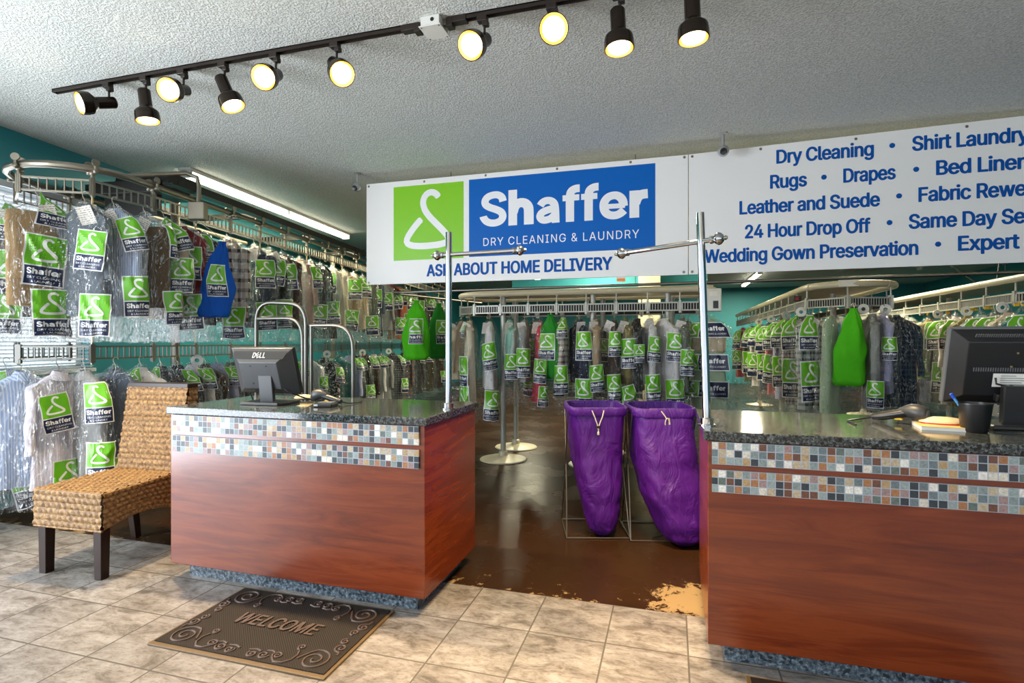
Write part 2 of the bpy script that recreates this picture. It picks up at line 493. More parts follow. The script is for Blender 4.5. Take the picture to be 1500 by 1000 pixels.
class MB:
    def __init__(self):
        self.v, self.f, self.m = [], [], []

    def add(self, vs_, fs, mi=0):
        o = len(self.v)
        self.v += [tuple(p) for p in vs_]
        self.f += [tuple(i + o for i in f) for f in fs]
        self.m += [mi] * len(fs)
        return self

    def box(self, c, s, mi=0, M=None, taper=1.0):
        x, y, z = s[0] / 2, s[1] / 2, s[2] / 2
        t = taper
        ps = [(-x * t, -y * t, -z), (x * t, -y * t, -z), (x * t, y * t, -z), (-x * t, y * t, -z), (-x, -y, z), (x, -y, z), (x, y, z), (-x, y, z)]
        ps = [Vector(p) for p in ps]
        if M is not None:
            ps = [M @ p for p in ps]
        ps = [p + Vector(c) for p in ps]
        return self.add(ps, [(3, 2, 1, 0), (4, 5, 6, 7), (0, 1, 5, 4), (1, 2, 6, 5), (2, 3, 7, 6), (3, 0, 4, 7)], mi)

    def tube(self, pts, r, n=8, mi=0, closed=False, caps=True):
        pts = [Vector(p) for p in pts]
        k = len(pts)
        rs = r if isinstance(r, (list, tuple)) else [r] * k
        rings = []
        up = None
        for i, p in enumerate(pts):
            a = pts[(i - 1) % k] if (closed or i > 0) else p
            b = pts[(i + 1) % k] if (closed or i < k - 1) else p
            t = (b - a).normalized()
            if up is None:
                up = Vector((0, 0, 1)) if abs(t.z) < 0.9 else Vector((1, 0, 0))
            s = t.cross(up)
            if s.length < 1e-6:
                s = t.orthogonal()
            s.normalize()
            up = s.cross(t).normalized()
            rings.append([p + (s * math.cos(2 * PI * j / n) + up * math.sin(2 * PI * j / n)) * rs[i] for j in range(n)])
        return self.rings(rings, mi, closed, caps)

    def rings(self, rings, mi=0, closed=False, caps=True, flip=False):
        n = len(rings[0])
        k = len(rings)
        vv = [p for r in rings for p in r]
        fs = []
        for i in range(k if closed else k - 1):
            a, b = i * n, ((i + 1) % k) * n
            for j in range(n):
                q = (a + j, a + (j + 1) % n, b + (j + 1) % n, b + j)
                fs.append(q[::-1] if flip else q)
        if caps and not closed:
            fs.append(tuple(range(n))[::-1] if not flip else tuple(range(n)))
            e = tuple(range((k - 1) * n, k * n))
            fs.append(e if not flip else e[::-1])
        return self.add(vv, fs, mi)

    def lathe(self, prof, n=16, mi=0, M=None, caps=True):
        M = M or Matrix.Identity(4)
        rr = [[M @ Vector((r * math.cos(2 * PI * j / n), r * math.sin(2 * PI * j / n), z)) for j in range(n)] for r, z in prof]
        return self.rings(rr, mi, False, caps)

    def cyl(self, a, b, r, n=12, mi=0):
        return self.tube([a, b], r, n, mi)

    def ball(self, c, r, mi=0, n=10, sz=1.0):
        prof = [(max(1e-4, r * math.sin(PI * i / 8)), -r * sz * math.cos(PI * i / 8)) for i in range(9)]
        return self.lathe(prof, n, mi, Matrix.Translation(Vector(c)))

    def grid(self, fn, nu, nv, mi=0, flip=False):
        vv = [fn(i / nu, j / nv) for j in range(nv + 1) for i in range(nu + 1)]
        w = nu + 1
        fs = []
        for j in range(nv):
            for i in range(nu):
                q = (j * w + i, j * w + i + 1, (j + 1) * w + i + 1, (j + 1) * w + i)
                fs.append(q[::-1] if flip else q)
        return self.add(vv, fs, mi)

    def prism(self, poly, z0, z1, mi=0, M=None):
        M = M or Matrix.Identity(4)
        k = len(poly)
        vv = [M @ Vector((x, y, z0)) for x, y in poly] + [M @ Vector((x, y, z1)) for x, y in poly]
        fs = [tuple(range(k))[::-1], tuple(range(k, 2 * k))] + [(i, (i + 1) % k, k + (i + 1) % k, k + i) for i in range(k)]
        return self.add(vv, fs, mi)

    def build(self, name, mats, parent=None, loc=(0, 0, 0), rot=None, smooth=35, bevel=0.0):
        me = bpy.data.meshes.new(name)
        me.from_pydata(self.v, [], self.f)
        mats = mats if isinstance(mats, (list, tuple)) else [mats]
        for m_ in mats:
            me.materials.append(MT[m_] if isinstance(m_, str) else m_)
        if len(mats) > 1:
            me.polygons.foreach_set('material_index', self.m)
        if smooth:
            me.polygons.foreach_set('use_smooth', [True] * len(me.polygons))
            me.set_sharp_from_angle(angle=math.radians(smooth))
        me.update()
        o = bpy.data.objects.new(name, me)
        COL.objects.link(o)
        o.location = loc
        if rot:
            o.rotation_euler = rot
        if parent:
            o.parent = parent
        if bevel:
            b = o.modifiers.new('Bevel', 'BEVEL')
            b.width = bevel
            b.segments = 2
            b.limit_method = 'ANGLE'
            b.harden_normals = False
        return o


def tag(o, label, cat, group=None):
    o['label'] = label
    o['category'] = cat
    if group:
        o['group'] = group
    return o


def thing(name, label, cat, loc=(0, 0, 0), rz=0.0, group=None):
    o = bpy.data.objects.new(name, None)
    o.empty_display_size = 0.1
    COL.objects.link(o)
    o.location = loc
    o.rotation_euler = (0, 0, rz)
    return tag(o, label, cat, group)


def struct(o):
    o['kind'] = 'structure'
    return o


# ---------------------------------------------------------------- text and flat print
FONT = None
try:
    import os
    FONT = bpy.data.fonts.load(os.path.join(bpy.utils.system_resource('DATAFILES'), 'fonts', 'Inter.woff2'))
except Exception:
    FONT = None
_tc = {}


def text2d(s, bold=0.0, res=3, spacing=1.0, shear=0.0):
    """The outline of a string: 2D vertices, faces; the cap height is 1 and x starts at 0. Bold strokes come from shifted copies."""
    key = (s, bold, res, spacing, shear)
    if key in _tc:
        return _tc[key]

    def conv(body):
        cu = bpy.data.curves.new('t', 'FONT')
        cu.body = body
        if FONT and res >= 3:
            cu.font = FONT
        cu.size = 1.0
        cu.resolution_u = res if res >= 3 else res * 2
        cu.space_character = spacing
        cu.shear = shear
        cu.fill_mode = 'NONE'
        ob = bpy.data.objects.new('t', cu)
        COL.objects.link(ob)
        bpy.context.view_layer.update()
        ev = ob.evaluated_get(bpy.context.evaluated_depsgraph_get())
        me = ev.to_mesh()
        vv = [Vector((v.co.x, v.co.y)) for v in me.vertices]
        nb = {}
        for e in me.edges:
            i, j = e.vertices
            nb.setdefault(i, []).append(j)
            nb.setdefault(j, []).append(i)
        # follow the outlines, then keep the triangles that lie inside them
        loops, seen = [], set()
        for i in sorted(nb):
            if i in seen:
                continue
            lp, p, q = [i], None, i
            seen.add(i)
            while True:
                nx = [k_ for k_ in nb[q] if k_ != p and k_ not in seen]
                if not nx:
                    break
                k_ = min(nx) if p is None and abs(min(nx) - q) == 1 else nx[0]
                p, q = q, k_
                seen.add(q)
                lp.append(q)
            loops.append(lp)
        edges = [(lp[k_], lp[(k_ + 1) % len(lp)]) for lp in loops for k_ in range(len(lp))]
        cv, _e, cf, _a, _b, _c = geometry.delaunay_2d_cdt(vv, edges, [], 0, 1e-6)

        def inside(x, y):
            w = 0
            for i, j in edges:
                x0, y0, x1, y1 = vv[i].x, vv[i].y, vv[j].x, vv[j].y
                if (y0 <= y) != (y1 <= y):
                    if x0 + (y - y0) / (y1 - y0) * (x1 - x0) > x:
                        w += 1 if y1 > y0 else -1
            return w != 0
        ff = []
        for f in cf:
            cx_ = sum(cv[q].x for q in f) / len(f)
            cy_ = sum(cv[q].y for q in f) / len(f)
            if inside(cx_, cy_):
                ff.append(tuple(f))
        vv = [(p.x, p.y) for p in cv]
        ev.to_mesh_clear()
        bpy.data.objects.remove(ob, do_unlink=True)
        bpy.data.curves.remove(cu)
        return vv, ff
    hk = ('H', res >= 3)
    if hk not in _tc:
        hv, _ = conv('H')
        _tc[hk] = max(p[1] for p in hv)
    cap = _tc[hk]
    vv, ff = conv(s)
    vv = [(p[0], p[1], 0.0) for p in vv]
    if bold:
        n0 = 16 if res >= 3 else 4
        sh = [(bold * math.cos(2 * PI * i / n0 + PI / n0), bold * 0.55 * math.sin(2 * PI * i / n0 + PI / n0)) for i in range(n0)]
        if res >= 3:
            sh += [(bold * 0.5, 0), (-bold * 0.5, 0), (0, 0)]
        k = len(vv)
        v0, f0 = vv, ff
        vv, ff = [], []
        for i, (dx, dy) in enumerate(sh):
            vv += [(x + dx, y + dy, z + i * 0.08) for x, y, z in v0]
            ff += [tuple(q + i * k for q in f) for f in f0]
    x0 = min(p[0] for p in vv)
    vv = [((p[0] - x0) / cap, p[1] / cap, p[2] if len(p) > 2 else 0.0) for p in vv]
    w = max(p[0] for p in vv)
    _tc[key] = (vv, ff, w)
    return _tc[key]


GLYPH = [(0.655, 0.815), (0.62, 0.865), (0.56, 0.895), (0.49, 0.88), (0.44, 0.82), (0.43, 0.74), (0.46, 0.65), (0.53, 0.56), (0.62, 0.47),
         (0.71, 0.38), (0.78, 0.30), (0.80, 0.245), (0.76, 0.21), (0.66, 0.19), (0.52, 0.18), (0.38, 0.18), (0.26, 0.195), (0.19, 0.235),
         (0.20, 0.30), (0.27, 0.40), (0.35, 0.49), (0.41, 0.545)]


def glyph2d(w=0.075):
    pts = [Vector(p) for p in GLYPH]
    for _ in range(1):
        q = [pts[0]]
        for a, b in zip(pts, pts[1:]):
            q += [a * 0.75 + b * 0.25, a * 0.25 + b * 0.75]
        q.append(pts[-1])
        pts = q
    L, R = [], []
    k = len(pts)
    for i, p in enumerate(pts):
        t = (pts[min(i + 1, k - 1)] - pts[max(i - 1, 0)]).normalized()
        nrm = Vector((-t.y, t.x))
        ww = w * 0.5 * (0.62 if i in (0, k - 1) else 1.0)
        L.append(p + nrm * ww)
        R.append(p - nrm * ww)
    vv = [tuple(p) for p in L] + [tuple(p) for p in R]
    ff = [(i, i + 1, k + i + 1, k + i) for i in range(k - 1)]
    return vv, ff


NAME_STROKES = [
    (0.740, [(0.20, [(0.64, 0.70), (0.61, 0.83), (0.50, 0.90), (0.37, 0.905), (0.22, 0.86), (0.14, 0.75), (0.16, 0.63), (0.28, 0.55), (0.46, 0.48), (0.60, 0.40), (0.645, 0.27), (0.58, 0.15), (0.45, 0.10), (0.32, 0.10), (0.19, 0.15), (0.11, 0.26), (0.10, 0.31)])]),
    (0.660, [(0.23, [(0.115, 0.0), (0.115, 1.0)]), (0.255, [(0.12, 0.36), (0.17, 0.55), (0.30, 0.635), (0.44, 0.61), (0.53, 0.50), (0.54, 0.36), (0.54, 0.0)])]),
    (0.660, [(0.20, [(0.53, 0.0), (0.52, 0.42), (0.48, 0.57), (0.35, 0.64), (0.21, 0.61), (0.13, 0.50)]), (0.197, [(0.52, 0.40), (0.34, 0.375), (0.17, 0.31), (0.115, 0.20), (0.17, 0.10), (0.29, 0.085), (0.42, 0.13), (0.52, 0.24)])]),
    (0.420, [(0.21, [(0.43, 0.90), (0.33, 0.90), (0.21, 0.84), (0.185, 0.70), (0.185, 0.0)]), (0.162, [(0.0, 0.655), (0.42, 0.655)])]),
    (0.400, [(0.21, [(0.43, 0.90), (0.33, 0.90), (0.21, 0.84), (0.185, 0.70), (0.185, 0.0)]), (0.162, [(0.0, 0.655), (0.40, 0.655)])]),
    (0.680, [(0.13, [(0.12, 0.345), (0.62, 0.345)]), (0.209, [(0.585, 0.33), (0.57, 0.50), (0.46, 0.62), (0.34, 0.64), (0.21, 0.60), (0.12, 0.48), (0.105, 0.36), (0.13, 0.22), (0.22, 0.12), (0.35, 0.09), (0.48, 0.115), (0.60, 0.22)])]),
    (0.440, [(0.23, [(0.115, 0.0), (0.115, 0.72)]), (0.244, [(0.13, 0.38), (0.19, 0.55), (0.29, 0.61), (0.43, 0.615)])])]


def stroke2d(pts, w, rounds=2):
    pts = [Vector(p) for p in pts]
    if len(pts) > 2:
        for _ in range(rounds):
            q = [pts[0]]
            for a, b in zip(pts, pts[1:]):
                q += [a * 0.75 + b * 0.25, a * 0.25 + b * 0.75]
            q.append(pts[-1])
            pts = q
    k = len(pts)
    L, R = [], []
    for i, p in enumerate(pts):
        t = (pts[min(i + 1, k - 1)] - pts[max(i - 1, 0)]).normalized()
        n_ = Vector((-t.y, t.x)) * (w * 0.5)
        L.append(p + n_)
        R.append(p - n_)
    return [tuple(p) for p in R] + [tuple(p) for p in L], [(i, i + 1, k + i + 1, k + i) for i in range(k - 1)]


def name2d(rounds=2, gap=0.045):
    """The shop name in heavy strokes; the cap height is 1 and x starts at 0."""
    vv, ff, x, lay = [], [], 0.0, 0
    for wd, strokes in NAME_STROKES:
        for w, pts in strokes:
            v_, f_ = stroke2d(pts, w, rounds)
            o = len(vv)
            vv += [(x + p[0], p[1], lay * 0.08) for p in v_]
            ff += [tuple(i + o for i in f) for f in f_]
            lay = (lay + 1) % 4
        x += wd + gap
    x0 = min(p[0] for p in vv)
    vv = [(p[0] - x0, p[1], p[2]) for p in vv]
    return vv, ff, max(p[0] for p in vv)


def rect2d(x0, y0, x1, y1, nx=1, ny=1):
    vv = [(x0 + (x1 - x0) * i / nx, y0 + (y1 - y0) * j / ny) for j in range(ny + 1) for i in range(nx + 1)]
    ff = [(j * (nx + 1) + i, j * (nx + 1) + i + 1, (j + 1) * (nx + 1) + i + 1, (j + 1) * (nx + 1) + i) for j in range(ny) for i in range(nx)]
    return vv, ff


def place2d(t, x, y, w=None, h=1.0):
    """Scale text to cap height h and total width w, put its baseline start at x, y."""
    vv, ff, tw = t
    sx = (w / tw) if w else h
    return [(x + p[0] * sx, y + p[1] * h, p[2]) for p in vv], ff


def flat(mb, part, fn, layer, mi):
    vv, ff = part
    mb.add([fn(p[0], p[1], layer + (p[2] if len(p) > 2 else 0.0)) for p in vv], ff, mi)


def label_layers(w, detail=2):
    """The print on the garment plastic: white edge, green square with a hanger, navy box with the name. List of (2D part, layer, material)."""
    hg = w
    hn = w * 0.62
    tot = hg + hn
    b = w * 0.045
    out = [(rect2d(-w / 2 - b, -tot / 2 - b, w / 2 + b, tot / 2 + b, 16, 22), 1, 2),
           (rect2d(-w / 2, -tot / 2 + hn + b * 0.5, w / 2, tot / 2, 14, 13), 2.3, 0),
           (rect2d(-w / 2, -tot / 2, w / 2, -tot / 2 + hn - b * 0.5, 14, 8), 2.3, 1)]
    gv, gf = glyph2d(0.085)
    out.append((([(-w / 2 + p[0] * w, -tot / 2 + hn + p[1] * hg) for p in gv], gf), 3.6, 2))
    if detail >= 1:
        out.append((place2d(name2d(1), -w * 0.44, -tot / 2 + hn * 0.53, w * 0.88, w * 0.20), 3.6, 2))
    if detail >= 2:
        out.append((place2d(text2d('DRY CLEANING', 0.0, 1), -w * 0.42, -tot / 2 + hn * 0.29, w * 0.84, w * 0.075), 3.6, 2))
        out.append((place2d(text2d('& LAUNDRY', 0.0, 1), -w * 0.30, -tot / 2 + hn * 0.08, w * 0.60, w * 0.075), 3.6, 2))
    return out


def wide_layers(w):
    """The wide print: green square with the hanger beside a navy box with the name."""
    h = w * 0.36
    b = w * 0.02
    x = -w / 2 + h
    out = [(rect2d(-w / 2 - b, -h / 2 - b, w / 2 + b, h / 2 + b, 34, 13), 1, 2), (rect2d(-w / 2, -h / 2, x - b, h / 2, 12, 12), 2.3, 0),
           (rect2d(x, -h / 2, w / 2, h / 2, 22, 12), 2.3, 1)]
    gv, gf = glyph2d(0.085)
    out.append((([(-w / 2 + p[0] * h, -h / 2 + p[1] * h) for p in gv], gf), 3.6, 2))
    out.append((place2d(name2d(1), x + w * 0.03, -h * 0.05, w * 0.56, h * 0.33), 3.6, 2))
    out.append((place2d(text2d('DRY CLEANING & LAUNDRY', 0.0, 1), x + w * 0.03, -h * 0.34, w * 0.56, h * 0.12), 3.6, 2))
    return out

# ================================================================ the room
CEIL = 2.85
BACK_Y = 17.5
RIGHT_X = 6.6
WA = math.radians(7.0)
WD = Vector((-math.sin(WA), math.cos(WA), 0))     # along the side wall
WN = Vector((math.cos(WA), math.sin(WA), 0))      # out of the side wall into the room
W0 = Vector((-4.78, 2.78, 0))


def wallp(s, out, z):
    return W0 + WD * s + WN * out + Vector((0, 0, z))


def wall_box(mb, s0, s1, z0, z1, o0, o1, mi=0):
    p = [wallp(s, o, z) for z in (z0, z1) for s, o in ((s0, o0), (s0, o1), (s1, o1), (s1, o0))]
    mb.add(p, [(0, 1, 2, 3), (7, 6, 5, 4), (1, 0, 4, 5), (2, 1, 5, 6), (3, 2, 6, 7), (0, 3, 7, 4)], mi)


mb = MB()
mb.add([(-7.2, FRONT_Y - 0.3, 0), (RIGHT_X + 0.2, FRONT_Y - 0.3, 0), (RIGHT_X + 0.2, 2.612, 0), (-7.2, 2.612, 0)], [(0, 1, 2, 3)])
struct(mb.build('floor_tiles', 'tile', smooth=0))
mb = MB()
mb.add([(-7.2, 2.612, 0), (RIGHT_X + 0.2, 2.612, 0), (RIGHT_X + 0.2, BACK_Y + 0.2, 0), (-7.2, BACK_Y + 0.2, 0)], [(0, 1, 2, 3)])
struct(mb.build('floor', 'brown_floor', smooth=0))
mb = MB()
mb.box(((RIGHT_X - 7.2) / 2 + 0.1, (BACK_Y + FRONT_Y) / 2, CEIL + 0.06), (RIGHT_X + 7.6, BACK_Y - FRONT_Y + 0.6, 0.12))
struct(mb.build('ceiling', 'ceiling', smooth=0))
# side wall with its window
WS0, WS1, WZ0, WZ1 = -1.15, 0.72, 1.0, 2.42
mb = MB()
wall_box(mb, -5.2, -4.0, 0, CEIL, -0.16, 0)
wall_box(mb, -1.45, WS0, 0, CEIL, -0.16, 0)
wall_box(mb, -4.0, -1.45, 0, 0.08, -0.16, 0)
wall_box(mb, -4.0, -1.45, 2.4, CEIL, -0.16, 0)
wall_box(mb, WS1, 15.2, 0, CEIL, -0.16, 0)
wall_box(mb, WS0, WS1, 0, WZ0, -0.16, 0)
wall_box(mb, WS0, WS1, WZ1, CEIL, -0.16, 0)
struct(mb.build('wall_left', 'teal', smooth=0))
mb = MB()
for a, b, c, d in ((WS0, WS1, WZ0, WZ0 + 0.05), (WS0, WS1, WZ1 - 0.05, WZ1), (WS0, WS0 + 0.05, WZ0, WZ1), (WS1 - 0.05, WS1, WZ0, WZ1), (-0.24, -0.19, WZ0, WZ1)):
    wall_box(mb, a, b, c, d, -0.13, -0.07)
win = struct(mb.build('window_1', 'white_plastic', smooth=0))
mb = MB()
wall_box(mb, WS0 + 0.05, WS1 - 0.05, WZ0 + 0.05, WZ1 - 0.05, -0.104, -0.100)
m_gl = m_plastic('window_glass', veil=0.0, lo=0.03, hi=0.4)
mb.build('pane', m_gl, win, smooth=0)
mb = MB()
k = 0
z = WZ0 + 0.03
while z < WZ1 - 0.02:
    a, b = WS0 + 0.04, WS1 + 0.03
    p = [wallp(s, o, z + dz) for s, o, dz in ((a, 0.005, 0.0), (b, 0.005, 0.0), (b, 0.025, 0.012), (a, 0.025, 0.012))]
    p += [q + Vector((0, 0, 0.0015)) for q in p]
    mb.add(p, [(3, 2, 1, 0), (4, 5, 6, 7), (0, 1, 5, 4), (1, 2, 6, 5), (2, 3, 7, 6), (3, 0, 4, 7)])
    z += 0.03
wall_box(mb, WS0 + 0.02, WS1 + 0.05, WZ1 - 0.02, WZ1 + 0.03, 0.003, 0.035)
wall_box(mb, WS0 + 0.02, WS1 + 0.05, WZ0 - 0.01, WZ0 + 0.02, 0.005, 0.03)
bl = mb.build('window_blind', 'blind', smooth=0)
tag(bl, 'white slatted blind over the bright window in the teal wall', 'blind')
mb = MB()
wall_box(mb, WS0 - 1.0, WS1 + 1.0, 0.2, 3.2, -0.75, -0.70)
struct(mb.build('sky_backdrop', 'sky_out', smooth=0))
wc = wallp((WS0 + WS1) / 2, -0.3, 1.7)
area_light('side_window_daylight', wc, (PI / 2, 0, -PI / 2 + WA), 1.7, 1.3, 20, DAY)
# back, right and front walls
mb = MB()
mb.box((0, BACK_Y + 0.08, CEIL / 2), (14.4, 0.16, CEIL))
struct(mb.build('wall_back', 'teal', smooth=0))
mb = MB()
mb.box((RIGHT_X + 0.08, (BACK_Y + FRONT_Y) / 2, CEIL / 2), (0.16, BACK_Y - FRONT_Y, CEIL))
struct(mb.build('wall_right', 'teal', smooth=0))
mb = MB()
mb.box((0.2, FRONT_Y - 0.08, 0.17), (12.9, 0.16, 0.34))
mb.box((0.2, FRONT_Y - 0.08, (2.48 + CEIL) / 2), (12.9, 0.16, CEIL - 2.48))
for xa, xb in ((-6.2, -3.82), (-1.28, -0.98), (1.58, 1.98), (4.82, 6.7)):
    mb.box(((xa + xb) / 2, FRONT_Y - 0.08, 1.41), (xb - xa, 0.16, 2.14))
struct(mb.build('wall_front', 'white_wall', smooth=0))
# beams and boxed duct under the ceiling of the work room
mb = MB()
mb.box((-1.1, 9.6, 2.22), (3.3, 0.5, 0.24))
struct(mb.build('beam', 'teal', smooth=0))
mb = MB()
mb.box((-0.35, 9.1, CEIL / 2), (0.34, 0.34, CEIL))
struct(mb.build('column', 'cream_wall', smooth=0))
mb = MB()
mb.box((-4.4, 9.35, 2.70), (2.6, 0.9, 0.3))
struct(mb.build('soffit_beam', 'cream_wall', smooth=0))
mb = MB()
mb.box((-5.05, 8.6, 2.66), (0.5, 0.4, 0.38))
struct(mb.build('wall_pier_beam', 'teal', smooth=0))


# ---------------------------------------------------------------- ceiling fixtures
def fluorescent(a, b, label, watts, group='fluorescent fittings'):
    a, b = Vector(a), Vector(b)
    mid = (a + b) / 2
    d = b - a
    L = d.length
    rz = math.atan2(d.y, d.x)
    t = thing('fluorescent_light', label, 'ceiling light', (mid.x, mid.y, CEIL), rz, group)
    m = MB()
    m.box((0, 0, -0.0175), (L, 0.12, 0.035))
    m.build('housing', 'white_plastic', t, smooth=0)
    for s in (-1, 1):
        m = MB()
        m.box((s * (L / 2 - 0.015), 0, -0.052), (0.03, 0.115, 0.075))
        m.build('end_cap', 'white_plastic', t, smooth=0, bevel=0.004)
    m = MB()
    m.box((0, 0, -0.055), (0.03, 0.11, 0.05))
    m.build('joint', 'white_plastic', t, smooth=0)
    for s in (-1, 1):
        m = MB()
        for yy in (-0.034, 0.034):
            m = MB()
            m.cyl((s * 0.015, yy, -0.062), (s * (L / 2 - 0.03), yy, -0.062), 0.019, 12)
            m.build('tube', 'tube_on', t)
    area_light('tube_glow', (0, 0, -0.09), (0, 0, 0), L * 0.95, 0.05, watts, TUBE, t)
    return t


fluorescent((-4.30, 3.95, 0), (-4.63, 7.05, 0), 'long lit fluorescent fitting above the two-tier conveyor along the teal wall', 60)
fluorescent((1.9, 13.3, 0), (1.9, 16.3, 0), 'lit fluorescent fitting far back, seen under the sign beside the chrome pole', 130)
fluorescent((-1.1, 6.9, 0), (-1.1, 9.0, 0), 'added unseen fluorescent fitting above the middle conveyor, hidden behind the logo sign', 90)  # this and the next two are unseen, added to light the back room
fluorescent((2.35, 6.9, 0), (2.35, 9.4, 0), 'added unseen fluorescent fitting above the round-ended conveyor, hidden behind the services sign', 105)
fluorescent((-3.2, 10.6, 0), (-3.2, 13.2, 0), 'added unseen fluorescent fitting deep in the work room beyond the boxed duct', 90)

# track
m_tr = MB()


def track(x0, x1, label, y=2.5):
    t = MB()
    t.box(((x0 + x1) / 2, y - 0.014, CEIL - 0.011), (x1 - x0, 0.006, 0.022))
    t.box(((x0 + x1) / 2, y + 0.014, CEIL - 0.011), (x1 - x0, 0.006, 0.022))
    t.box(((x0 + x1) / 2, y, CEIL - 0.003), (x1 - x0, 0.034, 0.006))
    t.box((x0 + 0.003, y, CEIL - 0.011), (0.006, 0.034, 0.022))
    t.box((x1 - 0.003, y, CEIL - 0.011), (0.006, 0.034, 0.022))
    o = t.build('lighting_track', 'track', smooth=0)
    tag(o, label, 'lighting track', 'ceiling lighting tracks')
    f = MB()
    e = x1 if x0 < -2 else x0
    s = -1 if x0 < -2 else 1
    f.box((e + s * 0.05, y, CEIL - 0.016), (0.10, 0.042, 0.032))
    f.box((e + s * 0.012, y, CEIL - 0.026), (0.035, 0.046, 0.045))
    f.build('power_feed', 'track', o, smooth=0, bevel=0.003)
    return o


track(-3.77, -1.215, 'brown lighting track carrying six spotlights over the chair and the welcome mat counter')
track(-1.065, 0.75, 'shorter brown lighting track carrying four spotlights, beyond the white junction box')
jb = thing('junction_box', 'white square junction box on the ceiling between the two lighting tracks', 'junction box', (-1.14, 2.5, CEIL))
m = MB()
m.box((0, 0, -0.025), (0.10, 0.11, 0.05))
m.build('box_body', 'box_white', jb, smooth=0, bevel=0.003)
m = MB()
m.box((0, 0, -0.0525), (0.116, 0.125, 0.005))
m.build('cover_plate', 'box_white', jb, smooth=0, bevel=0.002)
for sx, sy in ((-1, -1), (1, 1), (-1, 1), (1, -1)):
    m = MB()
    m.cyl((sx * 0.047, sy * 0.052, -0.055), (sx * 0.047, sy * 0.052, -0.0575), 0.004, 8)
    m.build('screw', 'zinc', jb)
m = MB()
m.cyl((0.012, -0.0552, -0.022), (0.012, -0.0565, -0.022), 0.010, 12)
m.build('knockout', 'black_plastic', jb)
for s in (-1, 1):
    m = MB()
    m.box((s * 0.062, 0, -0.02), (0.03, 0.03, 0.03))
    m.build('connector', 'zinc', jb, smooth=0, bevel=0.004)

CR = Vector((math.cos(math.radians(16.4)), math.sin(math.radians(16.4)), 0))
CB = Vector((math.sin(math.radians(16.4)), -math.cos(math.radians(16.4)), 0))
SPOTS = [(-3.318, (-0.56, -0.34, 0.74), 'end spotlight of the long track, nearest the teal wall, aimed sideways'),
         (-3.024, (0.14, -0.96, 0.02), 'second spotlight from the teal wall, dark housing aimed straight down'),
         (-2.739, (0.02, -0.40, 0.92), 'third spotlight from the teal wall, glowing face aimed at the shop front'),
         (-2.444, (0.40, -0.86, 0.08), 'fourth spotlight from the teal wall, dark housing tilted towards the white banner'),
         (-2.097, (-0.02, -0.50, 0.86), 'fifth spotlight from the teal wall, glowing face hanging over the counter'),
         (-1.712, (0.44, -0.62, 0.62), 'sixth spotlight from the teal wall, last before the white junction box'),
         (-0.885, (-0.34, -0.56, 0.74), 'first spotlight past the white junction box, glowing face turned back to it'),
         (-0.542, (0.0, -0.48, 0.87), 'second spotlight past the white junction box, glowing face aimed forward'),
         (-0.236, (0.02, -0.97, 0.12), 'third spotlight past the white junction box, dark housing with a sliver of bulb'),
         (0.084, (0.02, -0.99, 0.06), 'fourth spotlight past the white junction box, cut by the picture top')]
for x, (r_, u_, b_), lab in SPOTS:
    t = thing('track_spotlight', lab, 'spotlight', (x, 2.5, CEIL - 0.022), 0, 'track spotlights')
    d = (CR * r_ + Vector((0, 0, u_)) + CB * b_).normalized()
    piv = Vector((0, 0, -0.115))
    m = MB()
    m.box((0, 0, -0.012), (0.05, 0.036, 0.028))
    m.box((0.016, 0, -0.036), (0.03, 0.03, 0.024))
    m.build('adapter', 'track', t, smooth=0, bevel=0.003)
    m = MB()
    m.cyl((0.01, 0, -0.045), (0.01, 0, -0.118), 0.006, 8)
    m.build('stem', 'track', t)
    Mq = Matrix.Translation(piv) @ d.to_track_quat('Z', 'Y').to_matrix().to_4x4()
    m = MB()
    m.lathe([(0.0005, -0.042), (0.030, -0.042), (0.034, -0.036), (0.034, 0.062), (0.040, 0.072), (0.062, 0.092), (0.064, 0.098), (0.064, 0.112), (0.0662, 0.114),
             (0.0662, 0.150), (0.0625, 0.152), (0.0618, 0.148)], 28, 0, Mq, False)
    m.build('housing', 'bronze', t, smooth=30)
    m = MB()
    m.lathe([(0.0618, 0.148), (0.060, 0.125), (0.03, 0.08), (0.0005, 0.075)], 24, 0, Mq, False)
    m.build('glow_liner', 'gold', t)  # gold colour stands in for the orange glow around the bulb
    m = MB()
    m.lathe([(0.0005, 0.160), (0.02, 0.1585), (0.038, 0.154), (0.048, 0.147), (0.051, 0.138), (0.045, 0.11)], 24, 0, Mq, False)
    m.build('bulb', 'bulb_on', t)
    sl = bpy.data.lights.new('spot_beam', 'SPOT')
    sl.energy = 150
    sl.color = WARM
    sl.spot_size = math.radians(88)
    sl.spot_blend = 0.9
    sl.shadow_soft_size = 0.05
    so = bpy.data.objects.new('spot_beam', sl)
    COL.objects.link(so)
    so.parent = t
    so.location = piv + d * 0.18
    so.rotation_euler = (-d).to_track_quat('Z', 'Y').to_euler()


# small ceiling fittings
def camera_dome(loc, label):
    t = thing('security_camera', label, 'security camera', loc, 0, 'security cameras')
    m = MB()
    m.lathe([(0.0005, 0), (0.034, 0), (0.034, -0.008), (0.012, -0.014), (0.010, -0.115), (0.0005, -0.115)], 16)
    m.build('mount', 'silver', t)
    m = MB()
    m.ball((0, -0.015, -0.14), 0.044, 0, 14)
    m.build('camera_body', 'silver', t)
    m = MB()
    m.lathe([(0.0005, 0.0), (0.024, 0.0), (0.026, 0.012), (0.02, 0.02), (0.0005, 0.016)], 16, 0, Matrix.Translation((0, -0.042, -0.152)) @ Matrix.Rotation(PI * 0.62, 4, 'X'))
    m.build('lens', 'black_plastic', t)
    return t


